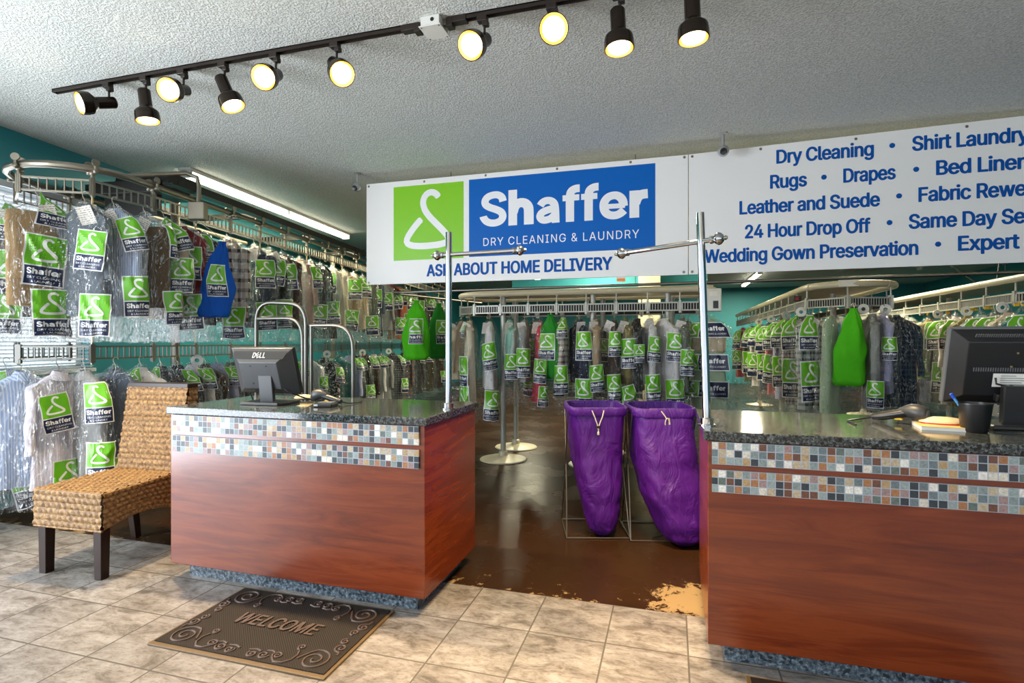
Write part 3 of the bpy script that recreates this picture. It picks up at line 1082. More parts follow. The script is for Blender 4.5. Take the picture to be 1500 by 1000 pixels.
camera_dome((0.375, 4.47, CEIL), 'small silver security camera hanging in front of the services sign')
camera_dome((-2.87, 4.55, CEIL), 'small dark security camera at the outer edge of the logo sign')
t = thing('ceiling_vent', 'grey slatted air vent in the ceiling behind the services sign', 'vent', (4.0, 13.6, CEIL))
m = MB()
for a in range(6):
    m.box((0, -0.25 + a * 0.1, -0.012), (0.6, 0.06, 0.012), 0, Matrix.Rotation(0.4, 3, 'X'))
m.build('slats', 'grey_metal', t, smooth=0)
m = MB()
for sx in (-1, 1):
    m.box((sx * 0.32, 0, -0.01), (0.04, 0.68, 0.02))
    m.box((0, sx * 0.32, -0.01), (0.60, 0.04, 0.02))
m.build('frame', 'grey_metal', t, smooth=0)
m = MB()
m.lathe([(0.0005, 0), (0.13, 0), (0.12, -0.03), (0.06, -0.04), (0.05, -0.10), (0.0005, -0.10)], 18)
o = m.build('smoke_detector', 'white_plastic', None, (5.0, 13.4, CEIL))
tag(o, 'white smoke detector on the ceiling under the services sign', 'smoke detector')

# ---------------------------------------------------------------- hanging signs
SY = 4.6


def sign_fn(x, z, layer):
    return (x, SY - 0.0005 - layer * 0.0008, z)


def sign_board(name, label, quad):
    o = bpy.data.objects.new(name, None)
    m = MB()
    f = [(x, SY, z) for x, z in quad]
    b = [(x, SY + 0.012, z) for x, z in quad]
    m.add(f + b, [(0, 1, 2, 3), (7, 6, 5, 4), (1, 0, 4, 5), (2, 1, 5, 6), (3, 2, 6, 7), (0, 3, 7, 4)])
    o = m.build(name, 'sign', smooth=0)
    tag(o, label, 'sign')
    return o


def sign_part(par, name, parts, matn):
    m = MB()
    for p, layer in parts:
        flat(m, p, sign_fn, layer, 0)
    return m.build(name, matn, par, smooth=0)


def screws(par, pts):
    for x, z in pts:
        m = MB()
        m.lathe([(0.0005, 0.004), (0.008, 0.003), (0.011, 0)], 10, 0, Matrix.Translation((x, SY, z)) @ Matrix.Rotation(PI / 2, 4, 'X'))
        m.build('screw', 'zinc', par)


s1 = sign_board('logo_sign', 'white hanging sign with green hanger emblem and blue name panel', [(-2.804, 1.792), (0.122, 1.788), (0.122, 2.753), (-2.804, 2.752)])
sign_part(s1, 'green_square', [(rect2d(-2.515, 2.008, -1.811, 2.700), 1)], 'sign_green')
gv, gf = glyph2d(0.086)
sign_part(s1, 'hanger_emblem', [(([(-2.515 + x * 0.704, 2.008 + y * 0.692) for x, y in gv], gf), 2)], 'letter_white')
sign_part(s1, 'blue_panel', [(rect2d(-1.758, 2.012, -0.132, 2.708), 1)], 'sign_blue')
sign_part(s1, 'name_lettering', [(place2d(name2d(3), -1.655, 2.272, 1.465, 0.312), 2),
                                 (place2d(text2d('DRY CLEANING & LAUNDRY', 0.0, 4, 1.12), -1.621, 2.104, 1.36, 0.070), 2)], 'letter_white')
sign_part(s1, 'delivery_lettering', [(place2d(text2d('ASK ABOUT HOME DELIVERY', 0.034, 4), -2.176, 1.853, 1.697, 0.103), 1)], 'letter_blue')
screws(s1, [(-2.78, 2.73), (-2.2, 2.73), (-1.6, 2.735), (-0.95, 2.735), (-0.33, 2.735), (0.095, 2.735), (-2.78, 1.81), (0.09, 1.81)])
s2 = sign_board('services_sign', 'white hanging sign listing the cleaning services in blue lettering', [(0.128, 1.788), (3.25, 1.80), (3.25, 2.83), (0.128, 2.753)])
ROWS = [(2.622, [('Dry Cleaning', 0.770, 1.426), ('Shirt Laundry', 1.667, 2.36)], 1.543),
        (2.433, [('Rugs', 0.726, 0.983), ('Drapes', 1.226, 1.565), ('Bed Linens', 1.814, 2.42)], (1.098, 1.693)),
        (2.250, [('Leather and Suede', 0.506, 1.465), ('Fabric Reweaving', 1.706, 2.62)], 1.586),
        (2.060, [('24 Hour Drop Off', 0.546, 1.404), ('Same Day Service', 1.646, 2.59)], 1.526),
        (1.884, [('Wedding Gown Preservation', 0.245, 1.706), ('Expert Alterations', 1.946, 2.93)], 1.827)]
for z, ws, dots in ROWS:
    for w, x0, x1 in ws:
        zz = z + (x0 - 0.77) * 0.010
        sign_part(s2, 'lettering', [(place2d(text2d(w, 0.030, 4, 0.97), x0, zz, x1 - x0, 0.100), 1)], 'letter_blue')
    for dx in (dots if isinstance(dots, tuple) else (dots,)):
        sign_part(s2, 'bullet_dot', [(([(dx + 0.019 * math.cos(a * PI / 8), z + 0.052 + (dx - 0.77) * 0.01 + 0.019 * math.sin(a * PI / 8)) for a in range(16)], [tuple(range(16))]), 1)], 'letter_blue')
screws(s2, [(0.155, 2.735), (0.155, 1.81), (0.66, 2.745), (1.31, 2.755), (2.0, 2.77), (2.7, 2.79)])
# slim hangers that carry the signs from the ceiling
for sg, xs in ((s1, (-2.6, -1.3, -0.1)), (s2, (0.4, 1.6, 2.9))):
    for x in xs:
        m = MB()
        m.cyl((x, SY + 0.014, 2.6), (x, SY + 0.014, CEIL), 0.0018, 6)
        m.build('hanging_wire', 'grey_metal', sg, smooth=0)
m = MB()
m.box((-0.41, 4.62, 1.772), (0.07, 0.004, 0.05))
m.box((-0.41, 4.617, 1.765), (0.07, 0.003, 0.022), 1)
o = m.build('hanging_tag', ['paper', 'orange'], s1, smooth=0)


# ---------------------------------------------------------------- service counters
def counter(label, x0, x1, y0, y1, right_side):
    t = thing('service_counter', label, 'counter', ((x0 + x1) / 2, y0, 0), 0, 'service counters')
    cx, cy = 0, (y1 - y0) / 2
    w, d = x1 - x0, y1 - y0
    m = MB()
    m.box((0, cy, 0.476), (w, d, 0.786))
    m.build('cabinet', 'cherry', t, smooth=0, bevel=0.003)
    m = MB()
    m.box((0, cy, 0.888), (w + 0.03, d + 0.03, 0.037))
    m.build('granite_top', 'granite', t, smooth=0, bevel=0.004)
    m = MB()
    m.box((0, cy + 0.0, 0.0415), (w - 0.13, d - 0.12, 0.083))
    m.build('toe_kick', 'toe', t, smooth=0)
    for za, zb in ((0.7805, 0.866), (0.674, 0.7595)):
        m = MB()
        m.box((0, 0, 0), (w - (0.05 if not right_side else 0.03), 0.012, zb - za))
        m.build('mosaic_strip', 'mosaic', t, loc=(0.0, -0.004, (za + zb) / 2), smooth=0)
    return t


counter('cherry wood counter with mosaic bands standing beside the woven chair and welcome mat', -2.541, -1.073, 2.248, 2.905, False)
counter('cherry wood counter with mosaic bands under the black monitor and the pen cup', 0.132, 2.60, 2.228, 2.905, True)


def clothes_pole(base, top, bar, label):
    t = thing('valet_pole', label, 'garment pole', base, 0, 'chrome garment poles')
    bx, by, bz = base
    tp = Vector(top) - Vector(base)
    m = MB()
    m.tube([(0, 0, 0), tp], 0.0165, 20)
    m.build('pole', 'chrome', t)
    m = MB()
    m.lathe([(0.0165, 0), (0.034, 0), (0.034, 0.006), (0.026, 0.008), (0.026, 0.03), (0.022, 0.034), (0.0165, 0.034)], 20)
    m.build('base_flange', 'chrome', t)
    a, b = Vector(bar[0]) - Vector(base), Vector(bar[1]) - Vector(base)
    m = MB()
    m.tube([a, b], 0.0105, 16)
    m.build('crossbar', 'chrome', t)
    dr = (b - a).normalized()
    for p, s in ((a, -1), (b, 1)):
        Mq = Matrix.Translation(p) @ (dr * s).to_track_quat('Z', 'Y').to_matrix().to_4x4()
        m = MB()
        m.lathe([(0.0105, -0.02), (0.016, -0.018), (0.016, -0.008), (0.012, -0.004), (0.020, 0.004), (0.026, 0.014), (0.024, 0.024), (0.014, 0.034), (0.008, 0.038), (0.010, 0.043), (0.006, 0.050), (0.0005, 0.051)], 18, 0, Mq)
        m.build('finial', 'chrome', t)
    return t


CT = 0.9065
clothes_pole((-1.09, 2.56, CT), (-1.088, 2.56, 1.804), ((-1.135, 2.56, 1.69), (-0.73, 2.56, 1.695)), 'chrome garment pole with crossbar on the counter by the welcome mat')
clothes_pole((0.137, 2.36, CT), (0.110, 2.36, 1.778), ((-0.205, 2.50, 1.650), (0.165, 2.335, 1.662)), 'chrome garment pole with crossbar on the corner of the counter under the services sign')

# ================================================================ woven chair
CH = thing('woven_chair', 'woven seagrass side chair with dark wood legs standing beside the counter', 'chair', (-3.085, 2.37, 0), math.radians(3))


def weave(x, y, p=0.033, q=0.038, A=0.0125):
    i = math.floor(y / p)
    fy = y / p - i - 0.5
    fx = x / q + 0.5 * (i % 2) + fy * 0.45
    return A * (abs(math.cos(PI * fx)) ** 0.55) * (math.cos(PI * fy * 0.98) ** 0.6)


def woven_panel(mb, p00, p10, p11, p01, res=0.0052, curve=None):
    p00, p10, p11, p01 = map(Vector, (p00, p10, p11, p01))
    nrm = (p10 - p00).cross(p01 - p00).normalized()
    Lu, Lv = (p10 - p00).length, max((p01 - p00).length, (p11 - p10).length)

    def fn(u, v):
        b = p00.lerp(p10, u)
        if curve:
            b = b + Vector((0, 0, curve * math.sin(PI * min(1, u / 0.9)) if u < 0.9 else 0))
        p = b.lerp(p01.lerp(p11, u), v)
        return p + nrm * weave(u * Lu, v * Lv)
    mb.grid(fn, int(Lu / res), int(Lv / res))


X, YF, YR = 0.228, -0.27, 0.215
m = MB()
woven_panel(m, (-X, YF, 0.262), (X, YF, 0.262), (X, YF, 0.452), (-X, YF, 0.452))
woven_panel(m, (-X, YF, 0.452), (X, YF, 0.452), (X, YR, 0.458), (-X, YR, 0.458))
woven_panel(m, (X, YF, 0.262), (X, 0.30, 0.235), (X, 0.275, 0.458), (X, YF, 0.452), curve=0.045)
woven_panel(m, (-X, 0.30, 0.235), (-X, YF, 0.262), (-X, YF, 0.452), (-X, 0.275, 0.458), curve=0.03)
m.build('seat', 'seagrass', CH, smooth=60)
BT = 0.962
m = MB()
woven_panel(m, (-X, 0.205, 0.455), (X, 0.205, 0.455), (X, 0.285, BT), (-X, 0.285, BT))
woven_panel(m, (X, 0.300, 0.235), (-X, 0.300, 0.235), (-X, 0.355, BT), (X, 0.355, BT))
woven_panel(m, (X, 0.205, 0.455), (X, 0.300, 0.455), (X, 0.355, BT), (X, 0.285, BT))
woven_panel(m, (-X, 0.300, 0.455), (-X, 0.205, 0.455), (-X, 0.285, BT), (-X, 0.355, BT))
m.build('backrest', 'seagrass', CH, smooth=60)
m = MB()
m.box((0, 0.320, BT + 0.012), (0.455, 0.082, 0.03))
m.build('top_rail', 'wood_dark', CH, smooth=0, bevel=0.004)
m = MB()
for a, b in (((-X, YF - 0.003, 0.452), (X + 0.003, YF - 0.003, 0.452)), ((X + 0.003, YF, 0.452), (X + 0.003, YR, 0.458)), ((-X, YF - 0.003, 0.262), (X + 0.003, YF - 0.003, 0.262)), ((-X, 0.203, 0.46), (X, 0.203, 0.46))):
    m.cyl(a, b, 0.0065, 8)
m.build('braided_edge', 'seagrass', CH)
for sx in (-1, 1):
    m = MB()
    m.box((sx * 0.187, YF + 0.032, 0.15), (0.054, 0.054, 0.30), 0, None, 0.86)
    m.build('leg', 'wood_dark', CH, smooth=0, bevel=0.003)
    m = MB()
    p = [(sx * 0.187 + a, 0.30 + b, 0.0) for a, b in ((-0.02, -0.02), (0.02, -0.02), (0.02, 0.02), (-0.02, 0.02))]
    q = [(sx * 0.187 + a, 0.262 + b, 0.30) for a, b in ((-0.026, -0.026), (0.026, -0.026), (0.026, 0.026), (-0.026, 0.026))]
    m.rings([p, q])
    m.build('leg', 'wood_dark', CH, smooth=0, bevel=0.003)


# ================================================================ floor mats
def spiral(cx, cy, r, turns, a0, cw=1, n=40):
    return [(cx + r * (1 - 0.86 * i / n) * math.cos(a0 + cw * turns * 2 * PI * i / n), cy + r * (1 - 0.86 * i / n) * math.sin(a0 + cw * turns * 2 * PI * i / n)) for i in range(n + 1)]


def floor_mat(label, x0, y0, w, d, text):
    t = thing('door_mat', label, 'door mat', (x0, y0, 0), 0)
    m = MB()
    m.box((w / 2, d / 2, 0.004), (w, d, 0.008))
    m.build('mat_edge', 'mat_edge', t, smooth=0, bevel=0.002)
    m = MB()
    m.box((w / 2, d / 2 + 0.004, 0.0095), (w - 0.03, d - 0.035, 0.005))
    m.build('mat_field', 'rubber', t, smooth=0)
    z = 0.0125

    def line(c, pts, r=0.0042):
        c.tube([(px, py, z) for px, py in pts], r, 6)
    for sx, sy in ((0, 0), (1, 0), (0, 1), (1, 1)):
        c = MB()
        fx = (lambda q: q) if not sx else (lambda q: w - q)
        fy = (lambda q: q) if not sy else (lambda q: d - q)

        def put(pts, r=0.0046):
            line(c, [(fx(px), fy(py)) for px, py in pts], r)
        big = spiral(0.105, 0.088, 0.062, 1.8, PI * 0.5, 1)
        put([(0.175, 0.075), (0.150, 0.122), (0.130, 0.147)] + big)
        put(spiral(0.050, 0.185, 0.026, 1.4, -PI * 0.4, 1))
        put(spiral(0.062, 0.232, 0.020, 1.4, PI * 0.5, -1))
        put([(0.035, 0.135), (0.040, 0.155), (0.058, 0.160)])
        put([(0.20, 0.125), (0.188, 0.095), (0.192, 0.060), (0.215, 0.035), (0.25, 0.032), (0.275, 0.055)] + spiral(0.262, 0.070, 0.022, 1.4, 0, 1))
        put(spiral(0.205, 0.148, 0.018, 1.4, -PI * 0.5, 1))
        put(spiral(0.318, 0.060, 0.024, 1.5, PI, 1))
        put(spiral(0.368, 0.052, 0.021, 1.5, PI * 0.2, -1))
        put([(0.285, 0.085), (0.30, 0.092), (0.325, 0.086)])
        put([(0.345, 0.078), (0.37, 0.085), (0.40, 0.074)])
        c.build('scroll_motif', 'rubber_light', t, smooth=60)
    if text:
        tv, tf, tw = text2d(text, 0.02, 4, 1.0, 0.18)
        hh = 0.082
        ww = 0.415
        m = MB()
        for zz in (0.0130, 0.0145, 0.0160):
            m.add([(w / 2 - ww / 2 + px * ww / tw, d / 2 - 0.035 + py * hh, zz + 0.0004 * q) for px, py, q in tv], tf)
        m.build('lettering', 'rubber_light', t, smooth=0)
    return t


floor_mat('dark rubber welcome mat with scroll border lying before the counter', -2.075, 1.725, 0.845, 0.535, 'WELCOME')
floor_mat('dark rubber scroll mat at the foot of the monitor counter', 0.262, 1.63, 0.95, 0.56, None)


# ================================================================ purple laundry bags
def sup(th, a, b, e):
    c, s = math.cos(th), math.sin(th)
    return (a * math.copysign(abs(c) ** (2 / e), c), b * math.copysign(abs(s) ** (2 / e), s))


def hamper(label, loc, rz, rings, seed, cord):
    t = thing('laundry_bag', label, 'laundry bag', loc, rz, 'purple laundry bags')
    n, rows = 72, 56
    zs = [r[0] for r in rings]

    def at(z):
        for a, b in zip(rings, rings[1:]):
            if b[0] <= z <= a[0]:
                f = (a[0] - z) / (a[0] - b[0])
                f = f * f * (3 - 2 * f) * 0.5 + f * 0.5
                return [x + (y - x) * f for x, y in zip(a, b)]
        return list(rings[-1])

    def pt(th, z, inset=0.0, amp=1.0):
        _, cx, cy, a, b, e = at(z)
        x, y = sup(th, a - inset, b - inset, e)
        hgt = (rings[0][0] - z) / rings[0][0]
        q = Vector((x * 3.2 + seed, y * 3.2, z * 1.6))
        w = noise.noise(q * 1.6) * 0.022 + abs(noise.noise(Vector((x * 9 + z * 5 + seed, y * 9, z * 3.0)))) * 0.018 - 0.008
        w += 0.006 * noise.noise(Vector((th * 6 + seed, z * 16, 0)))
        w *= amp * min(1.0, 0.15 + hgt * 2.2)
        k = 1 + w / max(0.04, math.hypot(x, y))
        return Vector((cx + x * k, cy + y * k, z))
    m = MB()
    z0, z1 = rings[0][0], rings[-1][0]
    m.rings([[pt(2 * PI * j / n, z0 + (z1 - z0) * i / rows) for j in range(n)] for i in range(rows + 1)], 0, False, False, True)
    m.f.append(tuple(range(rows * n, rows * n + n)))
    m.m.append(0)
    m.rings([[pt(2 * PI * j / n, z0 - 0.45 * i / 14, 0.008 + 0.004 * i / 14, 0.8) for j in range(n)] for i in range(15)], 0, False, False)
    m.f.append(tuple(range(len(m.v) - n, len(m.v)))[::-1])
    m.m.append(0)
    m.build('bag', 'nylon', t, smooth=70)
    h = MB()
    prof = [(-0.009, z0 - 0.012), (-0.006, z0 + 0.004), (0.004, z0 + 0.007), (0.010, z0 + 0.001), (0.011, z0 - 0.02), (0.011, z0 - 0.042), (0.006, z0 - 0.050), (-0.001, z0 - 0.046)]

    def hem(th, o, z):
        _, cx, cy, a, b, e = at(min(z0, z))
        x, y = sup(th, a + o, b + o, e)
        return Vector((cx + x, cy + y, z + 0.006 * noise.noise(Vector((th * 2.2 + seed, 0, 0)))))
    h.rings([[hem(2 * PI * j / n, o, z) for j in range(n)] for o, z in prof], 0, False, False)
    h.build('hem', 'nylon', t, smooth=60)
    # wire stand
    a, b = rings[0][3] + 0.02, rings[0][4] - 0.02
    m = MB()
    w = 0.0042
    m.tube([(-a, -b, 0.006), (a, -b, 0.006), (a, b, 0.006), (-a, b, 0.006)], w, 8, 0, True)
    for sx in (-1, 1):
        m.tube([(sx * a, -b, 0.006), (sx * (a - 0.008), -b * 0.5, 0.24), (sx * (a - 0.02), b * 0.9, z0 - 0.02)], w, 8)
        m.tube([(sx * a, b, 0.006), (sx * (a - 0.004), b * 0.45, 0.24), (sx * (a - 0.012), -b * 0.9, z0 - 0.02)], w, 8)
    m.build('wire_stand', 'zinc', t)
    yf = -rings[0][4] - 0.013
    if cord == 'toggle':
        m = MB()
        m.tube([(-0.045, yf + 0.002, z0 - 0.012), (-0.03, yf - 0.008, z0 - 0.05), (-0.012, yf - 0.006, z0 - 0.10), (-0.008, yf - 0.004, z0 - 0.13)], 0.0035, 8)
        m.tube([(0.03, yf + 0.002, z0 - 0.012), (0.02, yf - 0.008, z0 - 0.05), (0.0, yf - 0.006, z0 - 0.10), (-0.006, yf - 0.004, z0 - 0.145)], 0.0035, 8)
        m.lathe([(0.0005, -0.012), (0.007, -0.008), (0.007, 0.008), (0.0005, 0.012)], 10, 0, Matrix.Translation((-0.006, yf - 0.005, z0 - 0.155)))
        m.build('drawstring', 'cord', t)
        m = MB()
        m.box((-0.007, yf - 0.006, z0 - 0.115), (0.026, 0.014, 0.016))
        m.build('cord_toggle', 'black_plastic', t, bevel=0.004)
    else:
        m = MB()
        m.tube([(-0.03, yf + 0.002, z0 - 0.01), (-0.012, yf - 0.006, z0 - 0.035), (0.0, yf - 0.01, z0 - 0.055)], 0.0035, 8)
        ring = [(0.004 + 0.012 * math.cos(q * PI / 9), yf - 0.010 - 0.006 * math.sin(q * PI / 9), z0 - 0.085 + 0.034 * math.sin(q * PI / 9)) for q in range(18)]
        m.tube(ring, 0.0035, 8, 0, True)
        m.tube([(0.016, yf - 0.01, z0 - 0.05), (0.02, yf - 0.012, z0 - 0.09)], 0.0032, 8)
        m.build('drawstring', 'cord', t)
    return t


hamper('purple laundry bag with a cord toggle standing farther from the monitor counter', (-0.499, 3.637, 0), math.radians(16),
       [(0.83, 0, 0, 0.180, 0.205, 7), (0.72, 0, -0.005, 0.174, 0.20, 5), (0.5, 0.01, -0.02, 0.158, 0.185, 3.6), (0.3, 0.02, -0.05, 0.14, 0.165, 3), (0.14, 0.028, -0.075, 0.122, 0.14, 2.6), (0.05, 0.03, -0.09, 0.098, 0.115, 2.4), (0.015, 0.03, -0.09, 0.06, 0.08, 2.2)], 3.1, 'toggle')
hamper('fuller purple laundry bag slumping beside the monitor counter', (-0.088, 3.70, 0), math.radians(14),
       [(0.83, 0, 0, 0.190, 0.205, 7), (0.72, 0.005, -0.02, 0.192, 0.215, 4.5), (0.5, 0.02, -0.06, 0.196, 0.225, 3.2), (0.3, 0.045, -0.12, 0.188, 0.215, 2.8), (0.14, 0.085, -0.17, 0.152, 0.185, 2.5), (0.05, 0.10, -0.185, 0.125, 0.155, 2.4), (0.015, 0.105, -0.185, 0.085, 0.11, 2.2)], 8.7, 'clip')


# ================================================================ things on the counters
def monitor(label, loc, rz, w, h, zc, tilt, kind):
    t = thing('computer_monitor', label, 'monitor', loc, rz, 'computer monitors')
    M = Matrix.Translation((0, 0, zc)) @ Matrix.Rotation(tilt, 4, 'X')
    M3 = M.to_3x3()

    def P(x, y, z):
        return M @ Vector((x, y, z))

    def bx(mb_, c, s, mi=0):
        mb_.box(M @ Vector(c), s, mi, M3)
    m = MB()
    bx(m, (0, 0.0, 0), (w, 0.03, h))
    m.build('bezel', 'black_plastic' if kind == 'a' else 'grey_plastic', t, smooth=0, bevel=0.004)
    m = MB()
    bx(m, (0, 0.0155, 0.004), (w - 0.036, 0.002, h - 0.04))
    m.build('screen', 'screen', t, smooth=0)
    a, b = w / 2 - 0.004, h / 2 - 0.004
    if kind == 'a':
        ia, ib0, ib1, dy = a * 0.62, -b * 0.66, b * 0.52, -0.068
    else:
        ia, ib0, ib1, dy = a * 0.78, -b * 0.72, b * 0.70, -0.05
    m = MB()
    o = [P(-a, -0.014, -b), P(a, -0.014, -b), P(a, -0.014, b), P(-a, -0.014, b)]
    i = [P(-ia, dy, ib0), P(ia, dy, ib0), P(ia, dy, ib1), P(-ia, dy, ib1)]
    m.add(o + i, [(4, 5, 6, 7)[::1], (0, 1, 5, 4), (1, 2, 6, 5), (2, 3, 7, 6), (3, 0, 4, 7)])
    sh = m.build('back_shell', 'dark_plastic' if kind == 'a' else 'black_plastic', t, smooth=0, bevel=0.003)

    def on_top(x, v):   # the sloping upper face of the shell; v from 0 (centre panel) to 1 (rim)
        return P(x, dy + (-0.014 - dy) * v - 0.0015, ib1 + (b - ib1) * v)
    if kind == 'a':
        m = MB()
        q = [on_top(-a * 0.80, 0.28), on_top(a * 0.80, 0.28), on_top(a * 0.90, 0.84), on_top(-a * 0.90, 0.84)]
        m.add(q, [(0, 1, 2, 3)])
        m.build('vent_panel', 'black_plastic', sh, smooth=0)
        m = MB()
        x = -0.040
        for ch in 'DELL':
            tv, tf = place2d(text2d(ch, 0.04, 3), 0, 0, None, 0.019)
            wch = max(p[0] for p in tv)
            ang = 0.5 if ch == 'E' else 0.0
            cx_, cy_ = wch / 2, 0.0095
            pts = []
            for px, py, _q in tv:
                dx_, dy_ = px - cx_, py - cy_
                rx = cx_ + dx_ * math.cos(ang) - dy_ * math.sin(ang)
                ry = cy_ + dx_ * math.sin(ang) + dy_ * math.cos(ang)
                pts.append(on_top(x + rx * 1.15, 0.36 + ry / 0.052) + M3 @ Vector((0, -0.0015 - _q * 0.0004, 0.0005)))
            m.add(pts, tf)
            x += wch * 1.15 + 0.0035
        m.build('maker_logo', 'silver', sh, smooth=0)
        for px, pz in ((-0.05, 0.047), (0.05, 0.047), (-0.05, -0.053), (0.05, -0.053)):
            m = MB()
            m.tube([P(px, dy - 0.0004, pz), P(px, dy - 0.003, pz)], 0.0035, 8)
            m.build('screw', 'black_plastic', sh)
        m = MB()
        m.box((0.03, -0.045, 0.085), (0.085, 0.022, 0.15), 0, Matrix.Rotation(0.12, 3, 'X'))
        m.build('neck', 'dark_plastic', t, smooth=0, bevel=0.004)
        m = MB()
        m.box((0.02, 0.0, 0.008), (0.235, 0.20, 0.016))
        m.build('foot', 'dark_plastic', t, smooth=0, bevel=0.004)
        m = MB()
        m.box((0.105, -0.03, 0.105), (0.035, 0.022, 0.022))
        m.build('video_plug', 'blue_plastic', t, bevel=0.003)
        m = MB()
        m.tube([(0.115, -0.03, 0.10), (0.145, -0.025, 0.07), (0.17, 0.0, 0.055), (0.20, 0.05, 0.03), (0.22, 0.12, 0.008), (0.24, 0.22, 0.006)], 0.004, 8)
        m.tube([(-0.12, 0.02, 0.10), (-0.135, 0.03, 0.05), (-0.13, 0.05, 0.006), (-0.12, 0.16, 0.006)], 0.0035, 8)
        m.build('cable', 'black_plastic', t)
    else:
        for r_, (z_, n_) in enumerate(((b * 0.80, 44), (-b * 0.02, 40))):
            m = MB()
            for k in range(n_):
                x = -ia * 0.86 + 2 * ia * 0.86 * k / (n_ - 1)
                if r_ == 0:
                    c = on_top(x, 0.42)
                    m.box(c, (0.0035, 0.004, 0.026), 0, M3 @ Matrix.Rotation(0.5, 3, 'X'))
                else:
                    bx(m, (x, dy - 0.0005, z_), (0.0035, 0.004, 0.016))
            m.build('vent_grille', 'grey_plastic', sh, smooth=0)
        m = MB()
        bx(m, (0.010, dy - 0.0012, -b * 0.30), (0.20, 0.001, 0.055))
        st = m.build('rating_sticker', 'paper', sh, smooth=0)
        m = MB()
        for k, wd in enumerate((0.05, 0.08, 0.10, 0.07, 0.09)):
            bx(m, (-0.015 - (0.1 - wd) / 2, dy - 0.0024, -b * 0.30 + 0.018 - k * 0.009), (wd, 0.001, 0.002))
        m.build('sticker_print', 'grey_plastic', st, smooth=0)
        for px, pz in ((-0.02, 0.055), (-0.035, -0.0)):
            m = MB()
            m.tube([P(px, dy - 0.0004, pz + 0.01), P(px, dy - 0.003, pz + 0.01)], 0.004, 8)
            m.build('screw', 'brass', sh)
        m = MB()
        bx(m, (0.085, dy - 0.014, -b * 0.26), (0.05, 0.026, 0.026))
        m.build('video_plug', 'blue_plastic', t, bevel=0.003)
        m = MB()
        m.tube([P(0.085, dy - 0.02, -b * 0.36), (0.085, -0.12, 0.17), (0.085, -0.13, 0.12), (0.15, -0.10, 0.05), (0.22, -0.05, 0.006)], 0.0052, 8)
        m.build('video_cable', 'grey_plastic', t)
        m = MB()
        m.tube([P(-0.085, dy - 0.01, -b * 0.22), P(-0.085, dy - 0.02, -b * 0.36), P(-0.03, dy - 0.022, -b * 0.45)], 0.004, 8)
        m.tube([P(-0.04, dy - 0.022, -b * 0.44), P(0.005, dy - 0.02, -b * 0.56)], 0.011, 10)
        m.tube([P(0.0, dy - 0.02, -b * 0.55), P(0.06, dy - 0.02, -b * 0.72), (0.16, -0.10, 0.11)], 0.0035, 8)
        m.build('power_cable', 'black_plastic', t)
        m = MB()
        m.box((0.06, -0.055, 0.085), (0.26, 0.03, 0.17), 0, Matrix.Rotation(0.10, 3, 'X'))
        bx(m, (-0.02, dy - 0.012, -b * 0.74), (0.12, 0.03, 0.03))
        m.build('neck', 'black_plastic', t, smooth=0, bevel=0.005)
        m = MB()
        m.box((0.06, 0.0, 0.009), (0.36, 0.22, 0.018))
        m.build('foot', 'black_plastic', t, smooth=0, bevel=0.005)
    return t


monitor('charcoal monitor seen from behind on the counter by the woven chair', (-2.155, 2.515, CT), math.radians(3), 0.385, 0.265, 0.185, 0.30, 'a')
monitor('large black monitor seen from behind beside the pen cup', (1.315, 2.66, CT), 0, 0.475, 0.318, 0.247, 0.24, 'b')


def scanner(label, loc, rz, s=1.0):
    t = thing('barcode_scanner', label, 'barcode scanner', loc, rz, 'barcode scanners')
    m = MB()
    pr = [(-0.062, 0.018, 0.022, 0.040), (-0.055, 0.024, 0.028, 0.043), (-0.035, 0.027, 0.030, 0.048), (-0.01, 0.024, 0.026, 0.052), (0.012, 0.016, 0.018, 0.050), (0.03, 0.010, 0.012, 0.045)]
    m.rings([[(x * s, a * s * math.cos(q * PI / 8), (z + b * math.sin(q * PI / 8)) * s) for q in range(16)] for x, a, b, z in pr])
    m.build('head', 'dark_plastic', t, smooth=50)
    m = MB()
    m.rings([[(-0.0635 * s, 0.015 * s * math.cos(q * PI / 8), (0.040 + 0.019 * math.sin(q * PI / 8)) * s) for q in range(16)], [(-0.060 * s, 0.018 * s * math.cos(q * PI / 8), (0.040 + 0.022 * math.sin(q * PI / 8)) * s) for q in range(16)]])
    m.build('scan_window', 'grey_plastic', t)
    m = MB()
    m.tube([(0.0, 0, 0.045 * s), (0.04 * s, 0.004, 0.034 * s), (0.085 * s, 0.006, 0.022 * s), (0.115 * s, 0.006, 0.016 * s)], [0.017 * s, 0.016 * s, 0.0165 * s, 0.012 * s], 12)
    m.build('handle', 'black_plastic', t)
    m = MB()
    m.box((0.028 * s, 0.004, 0.018 * s), (0.026 * s, 0.012 * s, 0.008 * s))
    m.build('trigger', 'yellow_plastic', t, bevel=0.002)
    m = MB()
    m.tube([(0.112 * s, 0.006, 0.016 * s), (0.15 * s, 0.03, 0.006), (0.16 * s, 0.12, 0.005), (0.10, 0.22, 0.005)], 0.0035, 8)
    m.build('cable', 'black_plastic', t)
    return t


